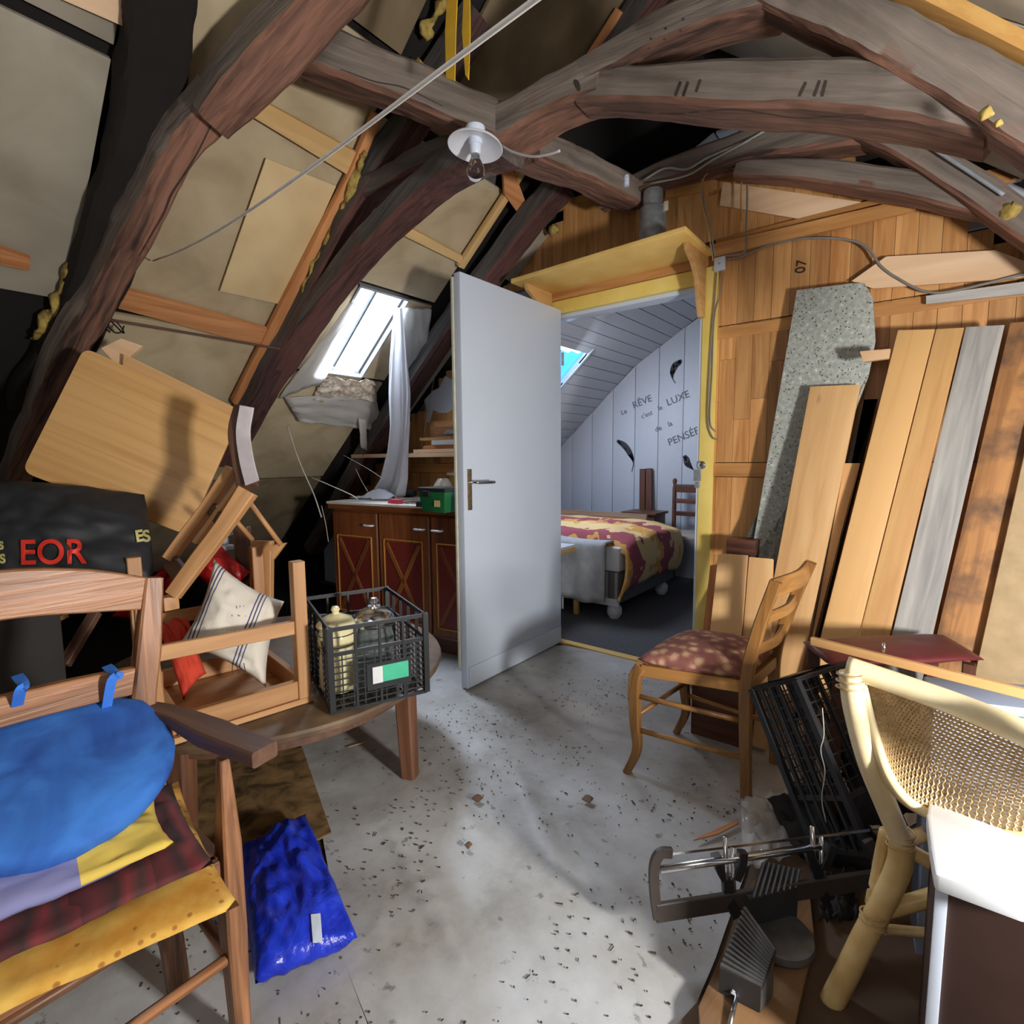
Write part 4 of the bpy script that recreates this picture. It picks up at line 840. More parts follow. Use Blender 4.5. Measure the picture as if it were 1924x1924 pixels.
# ================================================================ LAMP, ROPE, STRAPS, CABLES, PIPE
lp=PY(893,240,Y2-.16); lm=thing('ceiling_lamp',lp,'round white enamel lamp shade with a bare clear bulb under the purlin','lamp')
LW=plain('white_enamel',rgb(216,218,226),.3,var=.03)
lathe('lamp_base',[(0,.0),(.03,.0),(.03,-.012),(.022,-.03),(.02,-.05),(0,-.05)],lp,WHITEP,lm)
sc=PY(893,274,Y2-.16); 
lathe('lamp_shade',[(.018,.026),(.04,.020),(.082,.002),(.085,-.004),(.083,-.005),(.04,.013),(.016,.018)],sc,LW,lm,seg=40,axis=(.06,.10,1))
lathe('lamp_socket',[(0,.022),(.018,.022),(.017,-.02),(.013,-.026),(0,-.026)],sc,WHITEP,lm,seg=18)
m,nt,b=newmat('bulb_glass',.02); b.inputs['Transmission Weight'].default_value=1; b.inputs['IOR'].default_value=1.3; BULB=m
bulb=lathe('light_bulb',[(0,-.026),(.013,-.026),(.014,-.036),(.026,-.060),(.029,-.076),(.024,-.092),(.012,-.102),(0,-.104)],sc,BULB,lm,seg=24); 
lathe('bulb_cap',[(0,-.02),(.0135,-.02),(.0135,-.038),(0,-.038)],sc,METAL,bulb,seg=14)
o=tube('lamp_cable',[PY(x,y,Y2-.10) for x,y in [(940,272),(965,286),(1000,294),(1030,290),(1052,283)]],.004,plain('white_cable',rgb(176,172,170),.5),None,n=5); tag(o,'pale lamp cable looping right from the lamp along the beam','cable')
ins=thing('insulator',PX(1180,340,-1.2),'small white porcelain insulator at the end of the short purlin','insulator')
q=PX(1177,340,-1.13); lathe('body',[(0,-.022),(.012,-.022),(.013,-.004),(.008,0),(.013,.004),(.012,.022),(0,.022)],q,WHITEP,ins,seg=16)
rp0=PD(1005,0,.42); rp1=RL(288,490,.03); dd=(rp0-rp1).normalized()
o=tube('rope',[rp1+(rp0-rp1)*t_+V((0,0,-.03*math.sin(math.pi*min(1,t_)))) for t_ in (0,.25,.5,.75,1,1.06)],.0026,plain('white_rope',rgb(214,212,208),.7),None,n=6); tag(o,'thin white clothes line crossing the picture top to the left roof slope','rope')
STR=plain('yellow_strap',rgb(214,170,40),.7,var=.1)
for pxs,lab in (([(842,-30),(852,-30),(848,60),(846,152),(838,146),(836,60)],'wider left yellow webbing strap hanging at the top centre'),([(872,-30),(882,-30),(883,60),(880,150),(874,140),(868,60)],'narrower right yellow webbing strap hanging at the top centre')):
    P=[PY(x+ (8 if k_ in (1,2,3) and x<860 else 0),y,1.16) for k_,(x,y) in enumerate(pxs)]
    o=slab('strap',P,.003,STR,None,ldir=(0,0,1)); tag(o,lab,'strap')
# pipe can on shelf
pb=PY(1226,444,2.44); pb.z=2.04; pc=thing('metal_can',pb,'dull zinc pipe can with narrow top standing on the door shelf','can')
lathe('can_body',[(0,0),(.062,0),(.062,.19),(.058,.2),(0,.2)],pb,METAL,pc); lathe('can_neck',[(0,.2),(.045,.2),(.045,.275),(.04,.28),(.038,.28),(.038,.22),(0,.22)],pb,METAL,pc)
box('clip',pb+V((.055,-.012,.17)),pb+V((.075,.0,.21)),CER,pc,.002)
# junction box and cables on the wall
jb=PY(1354,497,2.585); j=thing('junction_box',jb,'small white junction box beside the top of the yellow door frame','junction box')
box('box_body',jb-V((.025,.018,.03)),jb+V((.025,.0,.03)),WHITEP,j,.004); lathe('screw',[(0,0),(.004,0),(.004,.003),(0,.003)],jb-V((0,.019,0)),METAL,j,seg=10,axis=(0,-1,0))
def cable(px,Y,lab,r=.004,mat=None,name='cable',cat='cable'):
    o=tube(name,[PY(x,y,Y if not isinstance(Y,list) else Y[0]+(Y[1]-Y[0])*i/(len(px)-1)) for i,(x,y) in enumerate(px)],r,mat or GREYC,None,n=5); tag(o,lab,cat)
cable([(1366,486),(1395,482),(1440,462),(1510,448),(1590,450),(1630,466),(1655,500),(1690,525),(1740,548),(1800,545),(1960,505)],2.565,'grey cable from the junction box running in a swag across the pine wall',.005)
cable([(1362,480),(1385,478),(1400,470),(1402,430),(1404,360),(1400,300),(1396,262)],2.50,'vertical grey cable rising left of the plywood triangle',.004)
cable([(1346,512),(1343,560),(1338,620),(1332,720),(1330,790),(1338,820),(1350,826)],2.57,'dark cable running down the wall beside the yellow jamb',.003)
cable([(1360,512),(1352,555),(1342,600),(1338,700),(1334,790),(1345,812)],2.575,'second thinner cable down the wall beside the yellow jamb',.0025)
cable([(1318,330),(1322,380),(1335,430),(1343,480)],2.45,'cable hanging from the beam down to the door shelf',.0035)
TW=plain('hemp_twine',rgb(178,140,84),.9)
cable([(1300,290),(1312,320),(1330,300),(1345,312),(1322,335),(1318,380),(1330,430),(1340,490)],2.42,'hemp twine knotted on the beam and hanging down to the door frame',.0025,TW,'twine','twine')
cable([(1355,300),(1375,315),(1395,325),(1405,300),(1420,290)],2.43,'loose loop of hemp twine on the grey beam',.002,TW,'twine','twine')
cable([(1394,330),(1392,370),(1393,415)],2.46,'short hemp twine end hanging in front of the plywood triangle',.003,TW,'twine','twine')
cable([(1210,338),(1250,316),(1290,318),(1330,296),(1400,266),(1440,244)],2.37,'light grey cable running along the beam above the pine wall, upper one',.005,plain('light_cable',rgb(150,148,146),.5))
cable([(1220,345),(1290,330),(1340,300),(1410,262)],2.36,'light grey cable running along the beam above the pine wall, lower one',.004,plain('light_cable2',rgb(150,148,146),.5))
o=tube('steel_rod',[RL(200,600,.12),RL(380,630,.12),RL(562,662,.12)],.006,plain('rusty_rod',rgb(92,64,52),.7),None,n=4,seg=6); tag(o,'rusty iron rod fixed under the left roof slope','rod')
o=tube('wire_knot',[RL(215+18*math.cos(a),612+14*math.sin(a*1.3),.10+.01*math.sin(a*2)) for a in [i*.7 for i in range(16)]],.003,DARK,None,n=3,seg=5); tag(o,'dark wire knot at the left end of the iron rod','wire')
# ================================================================ LOW ROUND TABLE AND THE PILE ON IT
OAK=wood('oak',rgb(84,52,32),rgb(172,120,82),rough=.42,sc=2.0,stretch=.05,var=.05,bump=.4)
OAKD=wood('dark_oak',rgb(64,42,32),rgb(108,76,58),rough=.5,var=.05,bump=.15)
BEECH=wood('beech',rgb(166,116,70),rgb(204,154,104),rough=.5,sc=.8,var=.06,bump=.05)
VENEER=wood('oak_veneer',rgb(188,140,82),rgb(214,168,108),rough=.45,sc=.9,stretch=.03,var=.02,bump=.03)
TTOP=mottled('dusty_table',[(.3,rgb(72,54,40)),(.6,rgb(110,88,66)),(.75,rgb(136,112,84))],9,.6)
TW_=wood('table_leg_wood',rgb(74,46,32),rgb(126,84,58),rough=.5,var=.05)
tc_=V((-1.85,.95,0)); TZ=.372
tb=thing('coffee_table',tc_,'low round dark wooden table under the crate and the upturned chair','table')
lathe('tabletop',[(0,.335),(.57,.335),(.588,.345),(.592,.36),(.588,.368),(.575,TZ),(0,TZ)],tc_,TTOP,tb,seg=56)
for (lx,ly) in ((-1.375,1.14),(-1.60,.53),(-2.33,.76),(-2.05,1.37)):
    sweep('leg',[V((lx,ly,.334)),V((lx+(lx-tc_.x)*.02,ly+(ly-tc_.y)*.02,.006))],.062,.058,TW_,tb,up=V((ly-tc_.y,-(lx-tc_.x),0)).normalized(),scl=[1,.8],curve=False)
lathe('apron',[(.47,.28),(.50,.28),(.50,.334),(.47,.334),(.47,.28)],tc_,OAKD,tb,seg=48)
# ---- black crate with jars
def crate(name,O,e1,e2,e3,L1,L2,L3,label,lab=True,group=None):
    O=V(O); e1,e2,e3=V(e1).normalized(),V(e2).normalized(),V(e3).normalized()
    c=thing(name,O+e1*L1/2+e2*L2/2,label,'crate',group)
    q=lambda a,b,z:O+e1*a+e2*b+e3*z
    F=lambda p:Matrix.Translation(p)
    for nm,cs,n_ in (('end_panel',[q(0,0,0),q(L1,0,0),q(L1,0,L3),q(0,0,L3)],9),('end_panel',[q(0,L2,0),q(L1,L2,0),q(L1,L2,L3),q(0,L2,L3)],9),('side_panel',[q(0,0,0),q(0,L2,0),q(0,L2,L3),q(0,0,L3)],13),('side_panel',[q(L1,0,0),q(L1,L2,0),q(L1,L2,L3),q(L1,0,L3)],13)):
        bx=[]; lo=[cs[0],cs[1],cs[1]+e3*L3*.70,cs[0]+e3*L3*.70]; hi=[lo[3],lo[2],cs[2],cs[3]]
        bx+=lattice(lo,n_,9,.0035,.003,.010)
        bx+=lattice(hi,n_//3+1,1,.007,.006,.012)
        for i in range(n_//3+2): 
            t_=i/(n_//3+1); bx.append(barv(cs[0].lerp(cs[1],t_),cs[3].lerp(cs[2],t_),.007,.009,(cs[1]-cs[0]).cross(e3)))
        joined(nm,bx,BLACKP,c,F(cs[0]))
    joined('base_grid',lattice([q(0,0,.004),q(L1,0,.004),q(L1,L2,.004),q(0,L2,.004)],9,13,.005,.004,.01),BLACKP,c,F(O))
    for a,b in ((0,0),(L1,0),(L1,L2),(0,L2)): joined('corner_post',[barv(q(a,b,0),q(a,b,L3+.006),.016,.016,e1)],BLACKP,c,F(q(a,b,0)))
    return c,q
O_=V((-1.315,.825,TZ+.003)); E1=V((.371,.928,0)); E2=V((-.928,.371,0))
c,q=crate('plastic_crate',O_,E1,E2,(0,0,1),.285,.40,.245,'black plastic crate holding two jars on the edge of the low table')
F_=Matrix((E1,V((0,0,1)),E2*-1)).transposed().to_4x4()
def plate(name,a0,a1,z0,z1,off,mat,par): return joined(name,[[q(a,-off-.002*k,z) for (a,z,k) in ((a0,z0,0),(a1,z0,0),(a1,z1,0),(a0,z1,0),(a0,z0,1),(a1,z0,1),(a1,z1,1),(a0,z1,1))]],mat,par)
plate('label_plate',.10,.235,.045,.125,.004,BLACKP,c)
l_=plate('label',.115,.225,.065,.115,.007,plain('green_label',rgb(60,176,136),.5),c); plate('label',.115,.145,.065,.115,.0095,plain('white_label',rgb(214,216,216),.5),c)
p=PZ(632,1190,.56); p.z=TZ+.012
j1=thing('ceramic_jar',p,'cream glazed jar with green rings and knobbed lid in the black crate','jar')
CREAMG=plain('cream_glaze',rgb(226,216,170),.15,var=.03); RING=plain('green_ring',rgb(70,84,66),.3)
lathe('body',[(0,0),(.05,0),(.056,.02),(.054,.10),(.050,.13),(.056,.15),(.056,.175),(.05,.19),(.045,.2),(0,.2)],p,CREAMG,j1)
lathe('lid',[(.0,.2),(.058,.2),(.060,.207),(.048,.225),(.02,.237),(.012,.24),(.010,.245),(.014,.252),(.010,.262),(0,.265)],p,CREAMG,j1)
for zz in (.146,.18,.204): lathe('ring',[(.0575,zz-.0015),(.0605,zz),(.0575,zz+.0015)],p,RING,j1)
p=PZ(704,1178,.56); p.z=TZ+.012
j2=thing('glass_jar',p,'clear glass jar with domed metal lid in the black crate','jar')
m,nt,b=newmat('jar_glass',.05); b.inputs['Transmission Weight'].default_value=.85; b.inputs['Base Color'].default_value=(*rgb(196,206,206),1); b.inputs['IOR'].default_value=1.2
lathe('glass_body',[(0,0),(.056,0),(.060,.02),(.060,.15),(.052,.175),(.05,.185),(.047,.185),(.049,.173),(.057,.148),(.057,.02),(0,.004)],p,m,j2)
lathe('metal_lid',[(0,.186),(.062,.186),(.064,.19),(.063,.21),(.058,.222),(.04,.235),(.022,.242),(.02,.247),(0,.247)],p,CHROME,j2)
lathe('lid_knob',[(0,.247),(.008,.247),(.008,.255),(.016,.262),(.010,.273),(0,.275)],p,CHROME,j2,seg=16)
# ---- upside-down chair on the table
A_=PZ(578,1316,TZ+.003); B_=PZ(318,1398,TZ+.003); eL=(B_-A_).normalized(); eW=V((eL.y,-eL.x,0)); 
if eW.x>0: eW=-eW
Lw=(B_-A_).length; 
uc=thing('upturned_chair',A_+eL*Lw/2+eW*.2,'beech chair lying upside down on the low table with its legs in the air','chair')
qq=lambda a,b,z:A_+eL*a+eW*b+V((0,0,z))
joined('seat',[[qq(a,b,z) for z in (0,.016) for a,b in ((-.015,-.015),(Lw+.01,-.015),(Lw+.01,.40),(-.015,.40))]],BEECH,uc,frame(qq(0,0,0),eL))
for b0 in (.0,.37): stick('seat_rail',qq(.02,b0,.045),qq(Lw-.02,b0,.045),.022,.055,BEECH,uc)
for a0 in (.01,Lw-.02): stick('seat_rail',qq(a0,.0,.045),qq(a0,.37,.045),.022,.055,BEECH,uc)
for (a,b,h,lo) in ((.012,.0,.43,.017),(.012,.37,.43,.017),(Lw,.37,.44,.017)): stick('leg',qq(a,b,lo),qq(a+.0,b,h),.036,.036,BEECH,uc,up=eW)
sweep('back_leg',[qq(Lw+.035,-.005,.44),qq(Lw+.03,-.008,.2),qq(Lw+.028,-.008,.0),qq(Lw+.05,-.03,-.17)],.045,.03,BEECH,uc,up=eW,scl=[.7,1,1,.8])
stick('stretcher',qq(.03,-.002,.235),qq(Lw+.01,-.004,.245),.018,.04,BEECH,uc)
stick('stretcher',qq(.03,.37,.235),qq(Lw-.02,.37,.235),.018,.04,BEECH,uc)
# ---- tilted second chair with curved crest
tch=thing('tilted_chair',PD(400,1000,1.62),'second beech chair thrown on the pile, its curved white-lit crest rail pointing up','chair')
sweep('crest_rail',[PD(459,768,1.66),PD(449,812,1.64),PD(455,862,1.62),PD(466,915,1.60)],.045,.055,OAKD,tch,up=FWD,n=6)
sweep('crest_lit_edge',[PD(464,764,1.60),PD(457,812,1.60),PD(463,862,1.58),PD(474,907,1.56)],.042,.006,plain('lit_lilac_edge',rgb(206,196,200),.4),tch,up=FWD,n=6)  # light on the crest's edge painted as a pale lilac strip
sweep('stile',[PD(466,922,1.58),PD(420,990,1.56),PD(375,1050,1.55),PD(325,1118,1.53)],.045,.032,BEECH,tch,up=FWD,scl=[1.2,1,1,.9])
sweep('stile',[PD(436,880,1.66),PD(395,945,1.65),PD(350,1005,1.64),PD(318,1050,1.63)],.030,.04,BEECH,tch,up=FWD)
sweep('back_slat',[PD(452,905,1.62),PD(405,970,1.61),PD(368,1020,1.60)],.014,.03,BEECH,tch,up=FWD)
stick('cross_rail',PD(318,1052,1.64),PD(352,1095,1.55),.05,.02,OAKD,tch,up=FWD)
stick('cross_rail',PD(395,950,1.66),PD(420,985,1.57),.035,.02,OAKD,tch,up=FWD)
box('post_end',PD(318,1132,1.56)-V((.02,.02,.02)),PD(318,1132,1.56)+V((.02,.02,.02)),BEECH,tch,.003)
tube('rung',[PD(462,935,1.66),PD(528,1024,1.72)],.008,BEECH,tch,curve=False,n=2); tube('rung',[PD(432,966,1.68),PD(474,1014,1.75)],.008,BEECH,tch,curve=False,n=2)
slab('seat_corner',[PD(536,1020,1.74),PD(512,1052,1.74),PD(505,1024,1.74)],.02,BEECH,tch,bev=.002)
o=tch
# further chair legs standing in the pile
f2=thing('chair_frame',PZ(510,1180,TZ+.003),'pale chair frame standing behind the striped cushion','chair')
stick('leg',PD(492,1125,1.86),PD(493,1016,1.86),.072,.03,BEECH,f2,up=FWD); stick('leg',PD(462,1110,1.95),PD(455,990,1.95),.05,.03,OAKD,f2,up=FWD)
for yy in (1072,1098): stick('slat',PD(452,yy,1.93),PD(490,yy-14,1.90),.02,.012,OAKD,f2,up=FWD)
# ---- leaning tabletops
def rquad(c,r,n=5):
    out=[];k=len(c)
    for i in range(k):
        a,b,d=c[i-1],c[i],c[(i+1)%k]; u=(a-b).normalized()*r; w_=(d-b).normalized()*r
        for j in range(n+1):
            t_=j/n; out.append((b+u).lerp(b,t_).lerp(b.lerp(b+w_,t_),t_))
    return out
TL,TR,BL=PD(158,652,1.86),PD(449,787,2.02),PD(40,886,1.74); nrm=(TR-TL).cross(BL-TL).normalized(); BR=PP(352,1006,nrm,TL)
o=slab('leaning_tabletop',rquad([TL,TR,BR,BL],.035),.018,VENEER,None,ldir=TR-TL,bev=.003); tag(o,'large pale veneered tabletop with rounded corners leaning on the left pile','tabletop')
bk=nrm if nrm.dot(TL-CAM)>0 else -nrm
o=slab('leaning_board',[PP(x,y,nrm,TL+bk*.03) for x,y in [(232,664),(455,772),(452,800),(230,690)]],.016,PLANKL,None,ldir=TR-TL,bev=.002); tag(o,'second pale panel peeping out behind the veneered tabletop','board')
o=slab('wood_offcut',[PP(x,y,nrm,TL+bk*.06) for x,y in [(190,654),(228,636),(268,650),(222,690)]],.02,PLYR,None,ldir=TR-TL); tag(o,'flat pale offcut behind the upper corner of the veneered tabletop','offcut')
# ---- black bag with red print
DB=plain('black_nylon',rgb(38,39,43),.6,var=.1)
bag=pillow('black_bag',[PD(-70,1090,1.52),PD(288,1092,1.62),PD(272,930,1.78),PD(-70,902,1.66)],.10,DB,n=30,pin=-.02,wr=.016,label='black nylon bag with red capital letters, lying on the dark pile at left',cat='bag')
REDL=plain('red_print',rgb(226,56,40),.5,var=.03); YEL=plain('cream_print',rgb(196,188,120),.6)
def bagtext(s_,x,y,x2,y2,size,mat,d=1.5):
    p=PD(x,y,d); t_=text('lettering',s_,size,frame(p,PD(x2,y2,d)-p,-FWD),mat,bag,0.0,0,.0016); stickon(t_,bag,.012)
bagtext('EOR',36,1060,145,1058,.098,REDL); bagtext('S',270,1018,282,1016,.045,YEL); bagtext('E',256,1018,268,1016,.045,YEL); bagtext('S',0,1058,12,1057,.035,YEL); bagtext('S',-2,1032,10,1031,.03,YEL)
o=slab('yellow_paper',[PD(0,908,1.86),PD(20,905,1.86),PD(66,908,1.92),PD(60,922,1.9),PD(5,920,1.84)],.01,plain('yellow_paper',rgb(190,180,110),.7),None); tag(o,'pale yellow board edge on top of the black bag','board')
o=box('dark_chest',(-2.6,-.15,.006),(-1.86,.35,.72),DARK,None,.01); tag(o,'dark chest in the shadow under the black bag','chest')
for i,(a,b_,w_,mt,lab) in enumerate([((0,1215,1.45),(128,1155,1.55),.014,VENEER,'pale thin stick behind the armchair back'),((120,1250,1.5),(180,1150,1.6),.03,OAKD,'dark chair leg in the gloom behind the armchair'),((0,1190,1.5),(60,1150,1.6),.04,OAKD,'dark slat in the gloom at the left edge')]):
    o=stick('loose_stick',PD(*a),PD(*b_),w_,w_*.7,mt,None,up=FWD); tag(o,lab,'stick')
# ---- cushions on the pile
CS=stripes('ticking_cushion',[(0,rgb(226,218,204)),(.60,rgb(70,78,120)),(.625,rgb(226,218,204)),(.67,rgb(70,78,120)),(.70,rgb(226,218,204)),(.745,rgb(70,78,120)),(.77,rgb(226,218,204))],7.5,'Y')
sc_=pillow('striped_cushion',[PD(335,1212,1.52),PD(402,1050,1.60),PD(534,1130,1.70),PD(500,1292,1.58)],.075,CS,wr=.012,pin=.14,label='cream cushion with blue triple stripes propped in the upturned chair',cat='cushion')
def motif(x,y):
    bx=[]; 
    for k_ in range(4):
        a=PD(x+k_*7,y,1.45); b2=PD(x+k_*7+ (4 if k_%2 else -1),y+20,1.45); bx.append(barv(a,b2,.002,.0006,-FWD))
    o=joined('woven_motif',bx,plain('blue_thread',rgb(90,98,130),.8),sc_,kind='stuff'); stickon(o,sc_,.001)
for x,y in ((437,1138),(420,1183),(437,1246)): motif(x,y)
ORG=mottled('orange_velvet',[(.35,rgb(188,50,34)),(.65,rgb(222,78,54))],8,.9); REDV=mottled('red_satin',[(.35,rgb(150,20,22)),(.65,rgb(202,40,40))],7,.4)
pillow('orange_cushion',[PD(288,1160,1.66),PD(352,1150,1.72),PD(388,1265,1.66),PD(345,1318,1.58)],.03,ORG,wr=.012,label='flat orange-red cushion squeezed left of the striped cushion',cat='cushion')
pillow('red_cushion',[PD(345,1060,1.84),PD(395,1002,1.92),PD(470,1075,1.92),PD(430,1140,1.84)],.05,REDV,wr=.012,label='shiny red cushion behind the striped cushion',cat='cushion')
pillow('red_cushion',[PD(205,1160,1.8),PD(330,1040,1.8),PD(350,1100,1.8),PD(290,1180,1.8)],.03,REDV,wr=.01,label='dark red cushion edge under the black bag',cat='cushion')
o=lathe('white_spool',[(0,0),(.028,0),(.028,.015),(.012,.018),(.012,.05),(.028,.053),(.028,.068),(0,.068)],PD(424,1032,1.98),WHITEP,None,seg=16); tag(o,'small white spool in the pile behind the tilted chair','spool')
# ================================================================ OAK ARMCHAIR, LOWER LEFT
ac=thing('oak_armchair',(-1.0,.12,0),'oak armchair at lower left carrying a stack of cushions','chair')
bp0=PD(287,1085,1.06); bp1=PD(266,1350,1.05); foot=V((-1.17,.35,.008))
sweep('back_post',[bp0,bp0.lerp(bp1,.5)+V((-.0,.0,0)),bp1,V((bp1.x+.01,bp1.y,.40)),foot],.042,.036,OAK,ac,up=(1,0,0),scl=[.75,1,1,1,.9])
bq=V((0,-.50,0)); sweep('back_post',[bp0+bq,bp1+bq,V((bp1.x+.01,bp1.y,.40))+bq,foot+bq],.042,.036,OAK,ac,up=(1,0,0),scl=[.75,1,1,.9])
def arch(z0,z1,xx): return [V((xx,bp0.y-.01-.48*t_,z0+(z1-z0)*math.sin(math.pi*t_))) for t_ in (0,.2,.4,.6,.8,1)]
q0=PX(265,1112,bp0.x+.01); sweep('crest_rail',arch(q0.z-.008,q0.z+.035,bp0.x+.0),.072,.022,OAK,ac,up=(1,0,0),scl=[.85,1.1,1.15,1.15,1.1,.85])
q0=PX(235,1286,bp1.x); sweep('back_slat',arch(q0.z,q0.z+.015,bp1.x+.0),.052,.02,OAK,ac,up=(1,0,0))
fp0=PD(418,1424,.94); fpx,fpy=fp0.x,fp0.y
sweep('front_post',[fp0,V((fpx+.0,fpy,.42)),V((fpx-.005,fpy,.25)),V((fpx,fpy,.008))],.042,.032,OAK,ac,up=(0,1,0),scl=[.5,1.0,1.1,.8])
sweep('front_post',[fp0+bq,V((fpx+.0,fpy,.42))+bq,V((fpx,fpy,.008))+bq],.05,.036,OAK,ac,up=(0,1,0),scl=[.55,1.0,.8])
sweep('armrest',[PD(262,1332,1.06),PD(325,1345,1.02),PD(398,1378,.97),PD(498,1418,.90)],.048,.028,OAKD,ac,up=(0,0,1),scl=[.8,.8,1.15,1.0])
sweep('armrest',[PD(262,1340,1.06)+bq,PD(405,1388,.97)+bq,PD(503,1424,.90)+bq],.052,.030,OAKD,ac,up=(0,0,1),scl=[.8,1.1,1.0])
ZS=.375
for a,b_ in (((bp1.x,fpy-.02),(fpx,fpy-.02)),((bp1.x,fpy-.5),(fpx,fpy-.5)),((fpx,fpy-.02),(fpx,fpy-.5)),((bp1.x,fpy-.02),(bp1.x,fpy-.5))): stick('seat_rail',V((*a,ZS)),V((*b_,ZS)),.025,.05,OAK,ac)
tube('stretcher',[V((bp1.x,fpy-.01,.22)),V((fpx,fpy-.01,.20))],.011,OAK,ac,curve=False,n=2)
tube('stretcher',[V((fpx,fpy-.01,.20)),V((fpx,fpy-.5,.20))],.010,OAK,ac,curve=False,n=2); tube('stretcher',[V((fpx-.15,fpy-.01,.215)),V((fpx-.15,fpy-.5,.215))],.010,OAK,ac,curve=False,n=2)
box('seat_board',(bp1.x+.01,fpy-.49,.385),(fpx-.005,fpy-.02,.398),OAKD,ac,.002)
# cushions
m,nt,b=newmat('yellow_print',.9); L=nt.links.new; tc=N(nt,'ShaderNodeTexCoord'); vo=N(nt,'ShaderNodeTexVoronoi'); vo.inputs['Scale'].default_value=46; vo.inputs['Randomness'].default_value=.35; L(tc.outputs['Object'],vo.inputs['Vector'])
r=ramp(nt,[(.0,rgb(150,104,44)),(.16,rgb(176,126,56)),(.22,rgb(216,174,84))]); L(vo.outputs['Distance'],r.inputs[0])
n=N(nt,'ShaderNodeTexNoise'); n.inputs['Scale'].default_value=18; n.inputs['Detail'].default_value=4; L(tc.outputs['Object'],n.inputs['Vector']); r2=ramp(nt,[(.35,rgb(216,176,90)),(.65,(1,1,1))]); L(n.outputs[0],r2.inputs[0])
mx=N(nt,'ShaderNodeMix',data_type='RGBA',blend_type='MULTIPLY'); mx.inputs[0].default_value=.8; L(r.outputs[0],mx.inputs[6]); L(r2.outputs[0],mx.inputs[7]); L(mx.outputs[2],b.inputs['Base Color']); YPR=m
BUR=stripes('burgundy_stripe',[(0,rgb(70,30,32)),(.2,rgb(92,34,40)),(.45,rgb(50,30,30)),(.62,rgb(112,40,44)),(.8,rgb(62,40,38)),(.95,rgb(96,36,40))],11,'Y',interp='LINEAR',noise_amt=.6)
y1,y2=PZ(335,1466,.425),PZ(450,1702,.425)
pillow('yellow_cushion',[y1,y2,V((-.905,-.13,.425)),V((-1.2,-.10,.43))],.022,YPR,n=26,pin=.04,wr=.006,label='yellow patterned seat pad at the bottom of the cushion stack',cat='cushion')
y1,y2=PZ(322,1470,.472),PZ(402,1622,.470)
pillow('burgundy_cushion',[y1,y2,V((-.925,-.14,.468)),V((-1.2,-.10,.475))],.018,BUR,n=24,pin=.03,wr=.008,label='burgundy and brown striped cushion above the yellow pad',cat='cushion')
m,nt,b=newmat('blue_yellow_cotton',.9); L=nt.links.new; tc=N(nt,'ShaderNodeTexCoord'); sp_=N(nt,'ShaderNodeSeparateXYZ'); L(tc.outputs['Object'],sp_.inputs[0])
g1=N(nt,'ShaderNodeMath',operation='GREATER_THAN'); L(sp_.outputs['Y'],g1.inputs[0]); g1.inputs[1].default_value=.06
g2=N(nt,'ShaderNodeMath',operation='LESS_THAN'); L(sp_.outputs['X'],g2.inputs[0]); g2.inputs[1].default_value=.088
g3=N(nt,'ShaderNodeMath',operation='GREATER_THAN'); L(sp_.outputs['Z'],g3.inputs[0]); g3.inputs[1].default_value=-.006
gm=N(nt,'ShaderNodeMath',operation='MULTIPLY'); L(g1.outputs[0],gm.inputs[0]); L(g3.outputs[0],gm.inputs[1])
mx=N(nt,'ShaderNodeMix',data_type='RGBA'); L(gm.outputs[0],mx.inputs[0]); mx.inputs[6].default_value=(*rgb(128,128,172),1); mx.inputs[7].default_value=(*rgb(214,184,84),1); L(mx.outputs[2],b.inputs['Base Color']); BYC=m
y1,y2=PZ(290,1495,.512),PZ(330,1587,.502)
pillow('blue_yellow_cushion',[y1,y2,V((-.955,-.06,.500)),V((-1.13,-.05,.512))],.020,BYC,n=24,pin=.05,wr=.007,label='lilac blue cushion with a yellow patch under the round blue cushion',cat='cushion')
BLU=mottled('blue_cotton',[(.32,rgb(22,60,140)),(.66,rgb(60,126,212))],7,.85,dist=.6,bump=.5)
dc=V((-1.112,.18,.596)); ax=V((.4,0,1)).normalized()
rc=thing('round_cushion',dc,'round bright blue seat cushion with tie strings on top of the stack','cushion')
pf=[(0,-.026),(.10,-.027),(.150,-.026),(.166,-.021),(.170,-.008),(.170,.006),(.165,.015),(.155,.019),(.10,.021),(0,.022)]
dm=lathe('cushion_pad',pf,dc,BLU,rc,seg=56,axis=tuple(ax))
for v in dm.data.vertices:
    v.co.z+=.010*noise.noise(V((v.co.x*7,v.co.y*22,1)))+.004*noise.noise(V((v.co.x*40,v.co.y*40,5)))
BL2=plain('blue_tape',rgb(56,120,216),.8)
for (x,y) in ((205,1330),(33,1350)):
    a=PP(x-6,y+8,(.4,0,1),(-.95,0,.54)); b_=PX(x+12,y-62,bp1.x+.03); c_=PX(x+4,y-48,bp1.x+.035)
    sweep('tie',[a,c_,b_,b_+V((-.05,.0,.005))],.016,.002,BL2,rc,up=(1,0,0),n=5)
    if x>100: sweep('tie',[b_,PX(x+26,y-60,bp1.x+.03)],.012,.003,BL2,rc,up=(1,0,0),n=2,curve=False)
